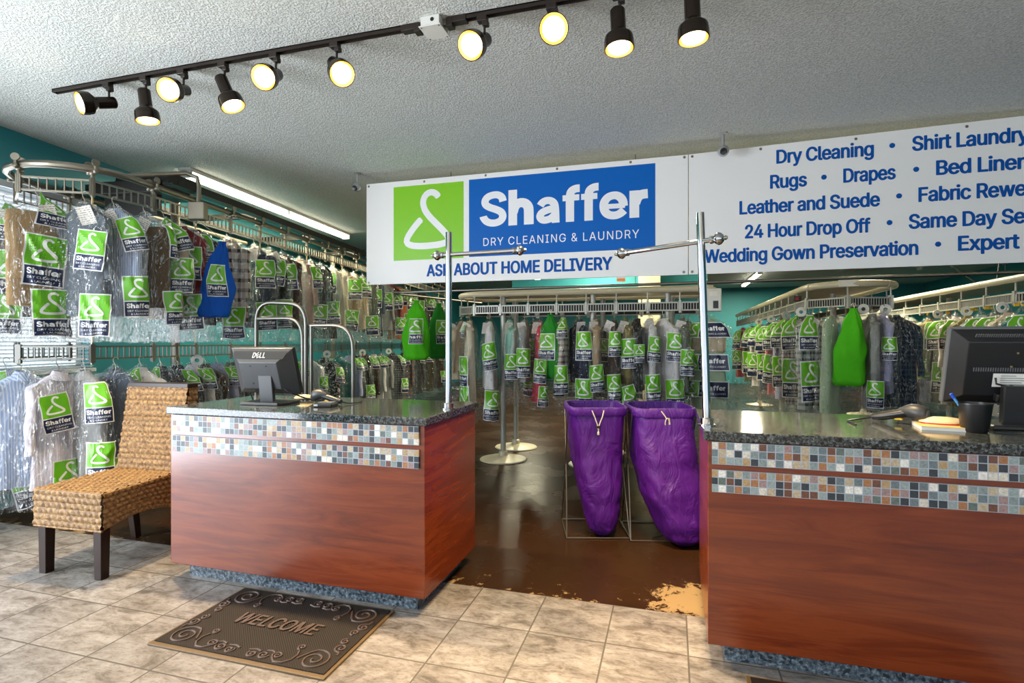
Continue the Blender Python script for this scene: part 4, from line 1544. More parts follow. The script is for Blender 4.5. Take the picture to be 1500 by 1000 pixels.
scanner('black barcode scanner lying on the counter beside the charcoal monitor', (-1.845, 2.575, CT), math.radians(-4), 1.05)
scanner('black barcode scanner lying beside the manila pad and cream mouse', (0.935, 2.62, CT), math.radians(140), 1.12)
t = thing('card_reader', 'small black and silver card reader in front of the barcode scanner near the charcoal monitor', 'card reader', (-1.752, 2.475, CT), math.radians(6))
m = MB()
m.box((0, 0, 0.010), (0.105, 0.075, 0.02))
m.build('base', 'black_plastic', t, smooth=0, bevel=0.006)
m = MB()
m.box((-0.036, -0.0385, 0.011), (0.022, 0.002, 0.010))
m.build('badge', 'silver', t, smooth=0)
m = MB()
m.box((0.005, 0.006, 0.022), (0.08, 0.05, 0.006))
m.build('keypad', 'grey_plastic', t, smooth=0, bevel=0.002)


def mouse(label, loc, rz, top, side, s=1.0):
    t = thing('computer_mouse', label, 'mouse', loc, rz)
    m = MB()
    m.lathe([(0.0005, 0.006), (1.0, 0.006), (0.98, 0.012), (0.0005, 0.012)], 24, 0, Matrix.Diagonal((0.057 * s, 0.030 * s, 1.0, 1)))
    m.build('skirt', side, t)
    m = MB()
    m.lathe([(1.0, 0.012), (1.02, 0.016), (0.93, 0.022), (0.72, 0.030), (0.4, 0.034), (0.0005, 0.036)], 24, 0, Matrix.Diagonal((0.060 * s, 0.031 * s, 1.0, 1)))
    m.build('shell', top, t, smooth=60)
    return t


mouse('black computer mouse lying behind the foot of the charcoal monitor', (-2.055, 2.70, CT), 0.4, 'cream_plastic', 'black_plastic', 0.95)
t = thing('note_pad', 'thin manila covered pad lying under the cream mouse by the pen cup', 'note pad', (1.045, 2.545, CT), math.radians(-8))
m = MB()
m.box((0, 0, 0.006), (0.205, 0.15, 0.012))
m.build('page_block', 'paper', t, smooth=0)
m = MB()
m.box((0, 0, 0.0135), (0.208, 0.153, 0.003))
m.build('cover', 'manila', t, smooth=0, bevel=0.001)
mouse('cream computer mouse with red underside lying on the manila pad', (1.035, 2.565, CT + 0.0145 - 0.006), math.radians(-10), 'cream_plastic', 'red_plastic', 1.3)
t = thing('pen_cup', 'glossy black pen cup in front of the large black monitor', 'pen cup', (1.105, 2.485, CT))
m = MB()
m.lathe([(0.0005, 0.0), (0.040, 0.0), (0.042, 0.004), (0.054, 0.105), (0.056, 0.106), (0.056, 0.110), (0.052, 0.110), (0.051, 0.104), (0.040, 0.006), (0.0005, 0.006)], 32, 0, None, False)
m.build('cup', 'black_plastic', t, smooth=40)
t = thing('pen', 'blue pen standing in the black pen cup', 'pen', (1.095, 2.485, CT + 0.008))
m = MB()
m.tube([(0.015, 0, 0.0), (-0.060, 0.0, 0.125)], 0.0045, 10)
m.build('barrel', 'pen', t)
m = MB()
m.tube([(-0.056, 0, 0.118), (-0.066, 0.0, 0.135)], 0.0058, 10)
m.build('pen_cap', 'blue_plastic', t)


# ================================================================ racks of bent tube behind the counter
def arc_pts(pts, r=0.12, n=6):
    pts = [Vector(p) for p in pts]
    out = [pts[0]]
    for a, b, c in zip(pts, pts[1:], pts[2:]):
        u, v = (a - b).normalized(), (c - b).normalized()
        p, q = b + u * r, b + v * r
        for i in range(n + 1):
            f = i / n
            out.append(p.lerp(b, f).lerp(b.lerp(q, f), f))
    out.append(pts[-1])
    return out


t = thing('tube_rack', 'tall bent steel tube rack with a second hoop behind the charcoal monitor', 'tube rack', (-2.755, 3.36, 0), 0)
m = MB()
m.tube(arc_pts([(-0.225, 0, 0.0), (-0.225, 0, 1.545), (0.225, -0.02, 1.52), (0.225, -0.02, 0.0)], 0.15), 0.0145, 12)
m.build('outer_hoop', 'steel', t)
m = MB()
m.tube(arc_pts([(-0.21, 0.0, 1.42), (0.195, -0.02, 1.42), (0.205, -0.02, 0.0)], 0.15), 0.0135, 12)
m.build('inner_hoop', 'steel', t)
for sx in (-0.225, 0.225):
    m = MB()
    m.box((sx, 0, 0.006), (0.06, 0.40, 0.012))
    m.build('foot', 'steel', t, smooth=0, bevel=0.003)
t = thing('tube_rack', 'lower bent steel tube rack on the banner side of the taller one', 'tube rack', (-2.315, 3.36, 0), 0)
m = MB()
m.tube(arc_pts([(-0.2, 0, 1.365), (0.165, -0.01, 1.365), (0.170, -0.01, 0.0)], 0.17), 0.0135, 12)
m.tube([(-0.185, 0, 1.365), (-0.185, 0, 0)], 0.0135, 12)
m.build('hoop', 'steel', t)
for sx in (-0.185, 0.17):
    m = MB()
    m.box((sx, 0, 0.006), (0.05, 0.36, 0.012))
    m.build('foot', 'steel', t, smooth=0, bevel=0.003)

# ================================================================ hanging rail under the signs
HR = thing('hanging_rail', 'slim silver hanging rail running below both signs', 'garment rail', (-2.6, 4.76, 0), 0)
m = MB()
rail_pts = arc_pts([(0.28, 1.75, 1.735), (-0.06, 0, 1.725), (6.0, 0, 1.748)], 0.16)
m.tube(rail_pts, 0.0125, 12)
m.build('rail', 'steel', HR)
for x, y in ((0.6, 0), (2.3, 0), (4.9, 0), (0.14, 1.1)):
    m = MB()
    m.cyl((x, y, 1.74), (x, y, CEIL), 0.0025, 6)
    m.build('hanging_wire', 'dark_steel', HR)

# ================================================================ garment conveyors
class Oval:
    """A long loop: straight sides R from the axis, one round end at C0 facing against the axis."""

    def __init__(self, c0, ang, R, L):
        self.c = Vector((c0[0], c0[1], 0))
        self.l = Vector((-math.sin(ang), math.cos(ang), 0))
        self.r = Vector((self.l.y, -self.l.x, 0))
        self.R, self.L = R, L
        self.Q = PI * R / 2

    def P(self, s):
        sg = 1 if s >= 0 else -1
        a = abs(s)
        if a <= self.Q:
            f = a / self.R
            x, y = sg * math.sin(f) * self.R, -math.cos(f) * self.R
        else:
            x, y = sg * self.R, a - self.Q
        return self.c + self.r * x + self.l * y

    def T(self, s):
        return (self.P(s + 0.01) - self.P(s - 0.01)).normalized()


def seg_mesh(L, h, pitch, style):
    m = MB()
    if style == 'flat':
        for z in (0.006, h - 0.006):
            m.box((L / 2, 0, z), (L - 0.02, 0.014, 0.012))
        k = max(2, int(L / pitch))
        for i in range(k + 1):
            m.box((0.012 + (L - 0.024) * i / k, 0, h / 2), (0.007, 0.010, h - 0.02))
    else:
        m.box((L / 2, 0, h - 0.006), (L - 0.03, 0.036, 0.012))
        m.box((L / 2, -0.012, 0.005), (L - 0.03, 0.010, 0.012))
        m.box((L / 2, 0.012, h * 0.5), (L - 0.05, 0.003, h * 0.74), 1)  # dark strip added behind the bars so the slots look dark
        k = max(2, int(L / pitch))
        for i in range(k + 1):
            m.box((0.02 + (L - 0.04) * i / k, -0.010, h / 2), (0.006, 0.008, h - 0.01))
        m.box((0.02, 0, h / 2), (0.012, 0.036, h))
        m.box((L - 0.02, 0, h / 2), (0.012, 0.036, h))
    return m


def copy_to(o, parent, loc, rz, sx=1.0):
    c = o.copy()
    COL.objects.link(c)
    c.parent = parent
    c.location = loc
    c.rotation_euler = (0, 0, rz)
    c.scale = (sx, 1, 1)
    return c


def rail_run(root, ov, s0, s1, seg, zb, h, matn, style, pitch, trolley, first=None):
    """Slotted rail pieces end to end along the loop, a trolley at each joint."""
    base = root.location
    k = int(round((s1 - s0) / seg))
    proto_s, proto_t = first if first else (None, None)
    for i in range(k):
        a, b = ov.P(s0 + i * seg), ov.P(s0 + (i + 1) * seg)
        d = b - a
        rz = math.atan2(d.y, d.x)
        loc = (a.x - base.x, a.y - base.y, zb)
        if proto_s is None:
            proto_s = seg_mesh(seg, h, pitch, style).build('slotted_rail', matn if style == 'flat' else [matn, 'dark_steel'], root, loc, (0, 0, rz), smooth=0)
            proto_s.scale = (d.length / seg, 1, 1)
        else:
            copy_to(proto_s, root, loc, rz, d.length / seg)
        if trolley:
            if proto_t is None:
                proto_t = trolley().build('trolley', matn, root, loc, (0, 0, rz), smooth=40)
            else:
                copy_to(proto_t, root, loc, rz)
    return proto_s, proto_t


def trolley_upper():
    m = MB()
    m.cyl((0, 0, -0.02), (0, 0, 0.135), 0.014, 10)
    m.box((0, 0, 0.05), (0.03, 0.022, 0.12))
    m.ball((0, 0, 0.145), 0.020, 0, 8)
    m.cyl((0, -0.05, 0.15), (0, 0.05, 0.15), 0.010, 8)
    for s in (-1, 1):
        m.cyl((0, s * 0.036, 0.15), (0, s * 0.036, 0.19), 0.012, 8)
        m.ball((0, s * 0.034, 0.155), 0.018, 0, 8)
    m.cyl((0, 0.03, 0.20), (0, 0.042, 0.20), 0.030, 12)
    m.cyl((0, -0.042, 0.215), (0, -0.03, 0.215), 0.026, 12)
    return m


def trolley_lower():
    m = MB()
    m.box((0, 0, 0.04), (0.032, 0.024, 0.13))
    m.cyl((0, 0, -0.035), (0, 0, 0.12), 0.010, 8)
    return m


def trolley_simple():
    m = MB()
    m.box((0, 0, 0.04), (0.022, 0.045, 0.12))
    m.cyl((0, 0, 0.09), (0, 0, 0.19), 0.007, 8)
    m.box((0, 0.0, 0.185), (0.03, 0.03, 0.02))
    return m


def number_disc(root, loc, rz, red):
    m = MB()
    prof = [(0.018, -0.003), (0.048, -0.003), (0.048, 0.003), (0.018, 0.003)]
    Mq = Matrix.Rotation(PI / 2, 4, 'X')
    m.rings([[Mq @ Vector((r * math.cos(q), r * math.sin(q), z)) for q in [0.35 + (2 * PI - 0.7) * j / 23 - PI / 2 for j in range(24)]] for r, z in prof + prof[:1]], 0, False, False)
    # close the two cut faces of the notch
    o = m.build('number_disc', 'white_plastic', root, loc, (0, 0, rz), smooth=30)
    if red:
        k = MB()
        k.box((0, -0.0035, -0.033), (0.022, 0.002, 0.022))
        k.build('red_mark', 'red_plastic', o, smooth=0)
    return o


def rnd_post(root, loc, h, base=True, matn='grey_metal', r=0.028):
    m = MB()
    m.cyl((0, 0, 0), (0, 0, h), r, 16)
    o = m.build('post', matn, root, loc)
    if base:
        m = MB()
        m.lathe([(0.0005, 0), (0.245, 0), (0.25, 0.006), (0.24, 0.016), (0.12, 0.034), (0.05, 0.05), (0.042, 0.09), (r, 0.10)], 32)
        m.build('round_base', 'cream_metal', o)
    return o


def path_pts(ov, s0, s1, z, step=0.12):
    k = max(2, int((s1 - s0) / step))
    return [ov.P(s0 + (s1 - s0) * i / k) + Vector((0, 0, z)) for i in range(k + 1)]


# --- the two-tier conveyor along the teal wall
OV_L = Oval((-4.25, 3.02), math.radians(7.5), 0.43, 9.2)
LR = thing('garment_conveyor', 'two-tier steel garment conveyor along the teal wall and bright window', 'conveyor', (0, 0, 0), 0, 'garment conveyors')
ZU, ZL = 2.275, 1.125
m = MB()
m.tube(path_pts(OV_L, -3.2, 9.4, 2.45), 0.025, 10)
m.build('track_tube', 'zinc', LR)
m = MB()
for o_, s0_, s1_ in ((0.43, 1.0, 9.2), (-0.43, 1.2, 9.2)):
    a, b = OV_L.c + OV_L.r * o_ + OV_L.l * (s0_ - 0.68), OV_L.c + OV_L.r * o_ + OV_L.l * s1_
    mid = (a + b) / 2
    rot = Matrix.Rotation(math.atan2(OV_L.l.y, OV_L.l.x), 3, 'Z')
    for dz, hh, ww in ((2.515, 0.012, 0.09), (2.575, 0.010, 0.012), (2.555, 0.06, 0.014)):
        m.box((mid.x, mid.y, dz), ((b - a).length, ww, hh), 0, rot)
for q in (0.45, 1.6, 2.8, 4.0, 5.2, 6.4, 7.6, 8.8):
    c = OV_L.c + OV_L.l * q
    m.box((c.x, c.y, 2.545), (0.06, 0.88, 0.05), 0, Matrix.Rotation(math.atan2(OV_L.l.y, OV_L.l.x), 3, 'Z'))
m.build('support_beam', 'dark_steel', LR, smooth=0)
m = MB()
rotL = Matrix.Rotation(math.radians(7.5), 3, 'Z')
c = OV_L.c + OV_L.l * 0.55
m.box((c.x - 0.02, c.y, 2.52), (0.62, 0.36, 0.10), 0, rotL)
m.box((c.x + 0.18, c.y + 0.1, 2.64), (0.30, 0.30, 0.016), 0, rotL)
m.box((c.x + 0.18, c.y - 0.05, 2.60), (0.30, 0.012, 0.09), 0, rotL)
m.box((c.x + 0.325, c.y + 0.1, 2.60), (0.012, 0.28, 0.09), 0, rotL)
m.cyl((c.x - 0.12, c.y - 0.1, 2.60), (c.x - 0.12, c.y + 0.22, 2.60), 0.075, 16)
m.box((c.x - 0.02, c.y - 0.08, 2.40), (0.50, 0.05, 0.20), 0, rotL)
m.build('drive_motor', 'dark_steel', LR, smooth=30, bevel=0.004)
SEG = 0.45
fp = rail_run(LR, OV_L, -1.40, 9.40, SEG, ZU, 0.10, 'zinc', 'flat', 0.055, trolley_upper)
fl = rail_run(LR, OV_L, -0.95, 9.40, SEG, ZL, 0.095, 'steel', 'flat', 0.045, trolley_lower)
for i in range(0, 20, 2):
    p = OV_L.P(-0.05 + 0.9 * (i / 2) * 1.0 + 0.45)
    m = MB()
    m.cyl((p.x, p.y, ZL + 0.09), (p.x, p.y, ZU + 0.01), 0.006, 8)
    m.build('tier_rod', 'brass', LR)
for q in (0.9, 3.9, 6.9):
    p = OV_L.c + OV_L.l * q
    rnd_post(LR, (p.x, p.y, 0), 2.52, False, 'zinc', 0.036)
for i, s in enumerate((1.30, 2.6, 3.55, 4.6, 5.6, 6.6)):
    p = OV_L.P(s) - OV_L.l * 0.02 + OV_L.r * 0.03
    number_disc(LR, (p.x, p.y, ZL - 0.035), math.radians(40), i % 2)
p0 = OV_L.P(1.05)
m = MB()
m.tube([(p0.x - 0.12, p0.y - 0.28, 2.52), (p0.x + 0.0, p0.y - 0.14, 2.56), (p0.x + 0.13, p0.y + 0.0, 2.60), (p0.x + 0.19, p0.y + 0.05, 2.575), (p0.x + 0.205, p0.y + 0.055, 2.50), (p0.x + 0.205, p0.y + 0.05, 2.37)], 0.017, 10)
m.build('conduit', 'zinc', LR)
m = MB()
m.box((p0.x + 0.20, p0.y + 0.05, 2.30), (0.13, 0.07, 0.14), 0, Matrix.Rotation(0.3, 3, 'Z'))
m.build('switch_box', 'zinc', LR, smooth=0, bevel=0.006)


# --- the middle conveyor behind the purple bags
def white_conveyor(label, ov, s0, s1, seg, posts, cover, zt=1.752, zb=1.545):
    t = thing('garment_conveyor', label, 'conveyor', (0, 0, 0), 0, 'garment conveyors')
    m = MB()
    m.tube(path_pts(ov, s0, s1, zt, 0.10), 0.032, 12)
    m.build('track_tube', 'cream_metal', t)
    a = s0
    while a < s1:
        p, q = ov.P(a), ov.P(a + 0.05)
        m = MB()
        m.tube([(p.x, p.y, zt), (q.x, q.y, zt)], 0.0345, 12)
        m.build('tube_sleeve', 'cream_metal', t)
        a += 0.75
    rail_run(t, ov, s0 + 0.1, s1 - 0.1, seg, zb, 0.085, 'grey_metal', 'box', 0.028, trolley_simple)
    m = MB()
    n = 14
    ri = ov.R - 0.07
    poly = [ov.c + ov.r * (ri * math.sin(f)) - ov.l * (ri * math.cos(f)) for f in [-PI / 2 + PI * i / n for i in range(n + 1)]]
    poly += [ov.c + ov.r * ri + ov.l * ov.L, ov.c - ov.r * ri + ov.l * ov.L]
    m.prism([(p.x, p.y) for p in poly], zt + 0.0, zt + 0.018)
    m.build('cover_panel', cover, t, smooth=0)
    for q, side in posts:
        p = ov.c + ov.l * q + ov.r * side
        rnd_post(t, (p.x, p.y, 0), zt - 0.02)
    return t


OV_C = Oval((-1.9, 5.85), -PI / 2, 0.40, 2.3)
CC = white_conveyor('cream tubed garment conveyor running behind the two purple laundry bags', OV_C, -2.9, 2.9, 0.30,
                    ((0.185, 0.35), (0.13, -0.33), (1.13, 0.33), (1.15, -0.33), (1.86, 0.33), (1.90, -0.33)), 'cream_metal')
m = MB()
m.box((0.37, 5.385, 1.635), (0.13, 0.10, 0.21))
m.build('control_box', 'box_white', CC, smooth=0, bevel=0.008)
m = MB()
m.box((0.385, 5.333, 1.59), (0.045, 0.004, 0.07))
m.build('control_keypad', 'black_plastic', CC, smooth=0)
m = MB()
m.box((0.365, 5.333, 1.69), (0.07, 0.004, 0.04))
m.build('paper_notice', 'paper', CC, smooth=0)
OV_R = Oval((1.65, 6.05), 0.0, 0.38, 6.0)
RR = white_conveyor('cream garment conveyor with a rounded near end behind the monitor counter', OV_R, -6.5, 6.5, 0.42,
                    ((0.5, 0), (3.4, 0), (5.6, 0)), 'cream_metal', 1.78, 1.575)
OV_F = Oval((3.13, 5.45), 0.0, 0.35, 7.0)
FR = white_conveyor('cream garment conveyor passing behind the large black monitor', OV_F, -8.0, 1.0, 0.45,
                    ((0.45, 0), (2.15, 0), (5.15, 0)), 'cream_metal', 1.78, 1.575)
for s in (-3.4, -2.35, -1.35, -0.62, 0.05, 0.28):
    p = OV_R.P(s)
    number_disc(RR, (p.x - 0.03, p.y - 0.02, 1.545), random.uniform(-0.3, 0.5), s < -3)
for s in (-2.95, -2.05, -1.45, -0.85):
    p = OV_F.P(s)
    number_disc(FR, (p.x - 0.03, p.y - 0.02, 1.545), random.uniform(-0.3, 0.5), False)
m = MB()
p = OV_R.P(-0.95)
m.box((p.x, p.y - 0.03, 1.70), (0.07, 0.06, 0.06))
m.box((p.x - 0.008, p.y - 0.061, 1.70), (0.03, 0.004, 0.035), 1)
m.build('sensor', ['black_plastic', 'red_plastic'], RR, smooth=0)
m = MB()
p = OV_R.P(-0.1)
m.box((p.x, p.y - 0.034, 1.785), (0.16, 0.004, 0.06))
m.build('paper_label', 'paper', RR, smooth=0)
for (x, y), (x2, y2) in (((3.0, 6.6), (2.2, 7.4)), ((3.3, 7.0), (3.5, 7.2)), ((3.35, 5.4), (3.5, 5.6))):
    m = MB()
    m.cyl((x, y, 1.80), (x2, y2, CEIL), 0.006, 8)
    m.build('hanger_rod', 'dark_steel', FR)

# ================================================================ garments
FB = {}
for nm, c, kind, c2, sc in (
        ('taupe', (0.105, 0.075, 0.055), None, None, 0), ('khaki', (0.36, 0.23, 0.10), None, None, 0), ('slate', (0.11, 0.13, 0.15), None, None, 0),
        ('sky stripe', (0.36, 0.46, 0.68), 'stripe', (0.62, 0.68, 0.80), 60), ('olive brown', (0.125, 0.082, 0.040), None, None, 0),
        ('beige', (0.52, 0.42, 0.28), None, None, 0), ('dark red', (0.20, 0.010, 0.012), None, None, 0), ('black', (0.012, 0.012, 0.013), None, None, 0),
        ('brown plaid', (0.58, 0.48, 0.40), 'plaid', (0.030, 0.012, 0.010), 11), ('navy', (0.014, 0.02, 0.05), None, None, 0), ('mauve', (0.30, 0.20, 0.165), None, None, 0),
        ('cream', (0.66, 0.58, 0.42), None, None, 0), ('tan', (0.40, 0.28, 0.16), None, None, 0), ('grey green', (0.10, 0.115, 0.085), None, None, 0),
        ('slate blue', (0.075, 0.105, 0.155), None, None, 0), ('grey', (0.28, 0.28, 0.27), None, None, 0), ('white', (0.72, 0.70, 0.70), None, None, 0),
        ('lilac white', (0.60, 0.55, 0.62), 'stripe', (0.72, 0.69, 0.73), 70), ('denim', (0.055, 0.10, 0.19), None, None, 0), ('floral', (0.02, 0.02, 0.03), 'floral', (0.5, 0.48, 0.45), 28),
        ('teal', (0.008, 0.17, 0.16), None, None, 0), ('charcoal', (0.035, 0.035, 0.04), None, None, 0), ('dark brown', (0.055, 0.030, 0.020), None, None, 0),
        ('dark olive', (0.05, 0.045, 0.022), None, None, 0), ('mint', (0.22, 0.48, 0.38), 'stripe', (0.5, 0.62, 0.55), 9), ('red', (0.55, 0.03, 0.06), None, None, 0),
        ('navy plaid', (0.018, 0.03, 0.07), 'plaid', (0.05, 0.085, 0.11), 22), ('black plaid', (0.02, 0.02, 0.028), 'plaid', (0.16, 0.15, 0.17), 26),
        ('green plaid', (0.48, 0.48, 0.44), 'plaid', (0.012, 0.06, 0.045), 16), ('pale green', (0.36, 0.46, 0.30), None, None, 0), ('lavender', (0.42, 0.42, 0.62), None, None, 0),
        ('pink', (0.75, 0.26, 0.30), None, None, 0), ('orange', (0.60, 0.14, 0.02), None, None, 0), ('white plaid', (0.62, 0.56, 0.50), 'plaid', (0.12, 0.05, 0.05), 18),
        ('olive', (0.20, 0.16, 0.04), None, None, 0), ('multicoloured', (0.06, 0.08, 0.12), 'plaid', (0.25, 0.10, 0.05), 14), ('purple plaid', (0.58, 0.54, 0.56), 'plaid', (0.09, 0.05, 0.085), 24)):
    FB[nm] = m_fabric('fabric_' + nm.replace(' ', '_'), c, kind, c2, sc)
ORD = ('first second third fourth fifth sixth seventh eighth ninth tenth eleventh twelfth thirteenth fourteenth fifteenth sixteenth seventeenth eighteenth nineteenth '
       'twentieth twenty-first twenty-second twenty-third twenty-fourth twenty-fifth twenty-sixth twenty-seventh twenty-eighth twenty-ninth thirtieth thirty-first thirty-second thirty-third thirty-fourth').split()
LBL_CACHE = {}


def lerp_prof(prof, z):
    if z >= prof[0][0]:
        return prof[0][1], prof[0][2]
    for a, b in zip(prof, prof[1:]):
        if z >= b[0]:
            f = (a[0] - z) / (a[0] - b[0])
            return a[1] + (b[1] - a[1]) * f, a[2] + (b[2] - a[2]) * f
    return prof[-1][1], prof[-1][2]


def loft_z(mb, prof, n, seed, fold, z1, cx=0.0, cy=0.0, lean=0.0, e=2.2, mi=0):
    rows = []
    zt, zb = prof[0][0], prof[-1][0]
    zs = sorted({p[0] for p in prof} | {zt + (zb - zt) * i / 12 for i in range(13)}, reverse=True)
    for z in zs:
        a, b = lerp_prof(prof, z)
        f = (zt - z) / (zt - zb)
        ring = []
        for j in range(n):
            th = 2 * PI * j / n
            x, y = sup(th, a, b, e)
            k = fold * f * (math.sin(th * 5 + seed) * 0.6 + noise.noise(Vector((x * 14 + seed, y * 14, z * 2.5))))
            ln = max(0.03, math.hypot(x, y))
            ring.append((cx + lean * f + x + k * x / ln * 0.4, cy + y + k * y / ln, z))
        rows.append(ring)
    mb.rings(rows, mi, False, True, True)


def hanger_mesh(wd, dark):
    m = MB()
    r = 0.0028 if not dark else 0.006
    hook = [(0.018 * math.cos(a), 0, -0.018 + 0.018 * math.sin(a)) for a in [PI * 0.05 + PI * 1.0 * i / 8 for i in range(9)]]
    m.tube(hook + [(-0.016, 0, -0.035), (-0.004, 0, -0.055), (0, 0, -0.10)], 0.0024, 6)
    m.tube([(0, 0, -0.10), (wd * 0.5, 0, -0.135), (wd, 0, -0.20), (wd - 0.004, 0, -0.207), (0, 0, -0.207), (-wd + 0.004, 0, -0.207), (-wd, 0, -0.20), (-wd * 0.5, 0, -0.135)], r, 6, 0, True)
    return m


HANG = {}


def add_hanger(root, dark):
    if dark not in HANG:
        HANG[dark] = hanger_mesh(0.17, dark).build('hanger', 'black_wire' if dark else 'wire', root)
    else:
        c = HANG[dark].copy()
        COL.objects.link(c)
        c.parent = root


def garment_body(root, kind, fab, seed, L, bw, det, layers=1):
    n = 28 if det else 18
    m = MB()
    if kind in ('shirt', 'jacket'):
        w = 0.150 if kind == 'shirt' else 0.165
        k = bw / 0.1
        prof = [(-0.098, 0.034, 0.022), (-0.115, 0.060, 0.028), (-0.145, 0.112, 0.036), (-0.185, w, 0.042 * k), (-0.23, w + 0.016, 0.046 * k), (-0.35, w + 0.008, 0.050 * k), (-0.55, w, 0.052 * k), (-L, w + 0.015, 0.056 * k)]
        loft_z(m, prof, n, seed, 0.035, -L)
        sl = 0.42 + (seed % 1.0) * 0.1
        for s in (-1, 1):
            rows = []
            for i in range(10):
                f = i / 9
                cx = s * (w + 0.006 + 0.028 * f)
                rr = 0.040 - 0.010 * f
                rows.append([(cx + rr * 0.85 * math.cos(2 * PI * j / 12) + 0.006 * math.sin(f * 11 + seed), -0.004 - 0.012 * f + rr * math.sin(2 * PI * j / 12) * (1 + 0.12 * math.sin(f * 17 + seed)), -0.178 - sl * f - 0.02 * (1 - f) * s * math.cos(2 * PI * j / 12)) for j in range(12)])
            m.rings(rows, 0, False, True, True)
        body = m.build('shirt' if kind == 'shirt' else 'jacket', fab, root, smooth=60)
        c = MB()
        cp = [(-0.082, 0.036, 0.026), (-0.088, 0.041, 0.031), (-0.130, 0.066, 0.046), (-0.128, 0.060, 0.040)]
        c.rings([[(x, y - (0.012 if z < -0.1 else 0.0), z - 0.025 * max(0, -math.sin(2 * PI * j / 24)) * (1 if z < -0.1 else 0.4)) for j in range(24) for x, y in [sup(2 * PI * j / 24, a, b, 2)]] for z, a, b in cp], 0, False, False, True)
        c.build('collar', fab, body, smooth=50)
        if kind == 'shirt' and det:
            p = MB()
            for i in range(7):
                a, b = lerp_prof(prof, -0.17 - i * 0.075)
                p.lathe([(0.0005, 0.003), (0.005, 0.002), (0.0055, 0)], 8, 0, Matrix.Translation((0.006 * math.sin(seed), -b - 0.006, -0.17 - i * 0.075)) @ Matrix.Rotation(PI / 2, 4, 'X'))
            p.build('buttons', 'print_white', body)
    elif kind == 'trousers':
        loft_z(m, [(-0.165, 0.13, 0.010), (-0.178, 0.17, 0.026), (-0.24, 0.178, 0.034), (-0.45, 0.172, 0.038), (-L, 0.168, 0.042)], n, seed, 0.012, -L, e=3)
        body = m.build('trousers', fab, root, smooth=60)
        c = MB()
        loft_z(c, [(-0.30, 0.165, 0.043), (-0.5, 0.163, 0.046), (-min(L - 0.02, 0.62), 0.160, 0.048)], n, seed + 2, 0.008, -0.6, e=3)
        c.build('folded_leg', fab, body, smooth=60)
    else:
        loft_z(m, [(-0.098, 0.03, 0.02), (-0.13, 0.085, 0.032), (-0.17, 0.13, 0.042), (-0.30, 0.145, 0.05), (-0.5, 0.14, 0.052), (-L, 0.19, 0.06)], n, seed, 0.04, -L)
        m.build('dress', fab, root, smooth=60)


class Bag:
    def __init__(self, L, aw, bw, seed, crump=1.0):
        self.L, self.seed, self.crump = L, seed, crump
        self.aw, self.bw = aw, bw
        self.prof = [(-0.045, 0.016, 0.016), (-0.075, 0.045 * aw / 0.25, 0.035), (-0.12, 0.13 * aw / 0.25, 0.062 * bw / 0.1), (-0.18, 0.205 * aw / 0.25, 0.080 * bw / 0.1), (-0.27, aw * 0.97, bw * 0.92), (-0.5, aw, bw), (-L, aw * 1.02, bw * 1.05)]

    def pt(self, th, z, off=0.0):
        a, b = lerp_prof(self.prof, z)
        x, y = sup(th, a + off, b + off, 2.5)
        s = self.seed
        f = min(1.0, max(0.0, (-z - 0.05) / 0.3))
        w = 0.018 * noise.noise(Vector((x * 7 + s, y * 9, z * 2.2))) + 0.014 * (0.5 - 2 * abs(noise.noise(Vector((x * 15 + s + z * 4, y * 15 + s, z * 5))))) + 0.006
        w *= f * self.crump
        ln = max(0.02, math.hypot(x, y))
        q = 1 + w / ln
        zz = z
        if z < -self.L + 0.12:
            zz += 0.025 * noise.noise(Vector((th * 2 + s, s, 0))) * (1 - (z + self.L) / 0.12)
        return Vector((x * q, y * q, zz))

    def mesh(self, n, rows):
        m = MB()
        zs = [-0.045, -0.06, -0.08, -0.105, -0.13, -0.155, -0.18, -0.21, -0.24]
        zs += [-0.24 - (self.L - 0.24) * i / rows for i in range(1, rows + 1)]
        m.rings([[self.pt(2 * PI * j / n, z) for j in range(n)] for z in zs], 0, False, False, True)
        return m

    def label(self, th0, zc, w, det, tilt=0.0, wide=False):
        a, b = lerp_prof(self.prof, zc)
        # angle for a distance along the skin, measured from the print's centre
        tab = {}
        for sg in (1, -1):
            th, d, row = th0, 0.0, [th0]
            p = sup(th, a, b, 2.5)
            while d < w * 0.75 + 0.03:
                th += sg * 0.004
                q = sup(th, a, b, 2.5)
                d += math.hypot(q[0] - p[0], q[1] - p[1])
                p = q
                while len(row) * 0.004 <= d:
                    row.append(th)
            tab[sg] = row

        def ang(x):
            row = tab[1 if x >= 0 else -1]
            f = abs(x) / 0.004
            i = min(int(f), len(row) - 2)
            return row[i] + (row[i + 1] - row[i]) * (f - i)
        key = (round(w, 3), det, wide)
        if key not in LBL_CACHE:
            LBL_CACHE[key] = wide_layers(w) if wide else label_layers(w, det)
        ct, st = math.cos(tilt), math.sin(tilt)
        m = MB()
        for (vv, ff), layer, mi in LBL_CACHE[key]:
            pts = []
            for q in vv:
                xx, yy = q[0] * ct - q[1] * st, q[0] * st + q[1] * ct
                pts.append(self.pt(ang(xx), zc + yy, 0.0022 + 0.0011 * (layer + (q[2] if len(q) > 2 else 0.0))))
            m.add(pts, ff, mi)
        return m


PRINT_M = ['print_green', 'print_navy', 'print_white']
TICK = {}


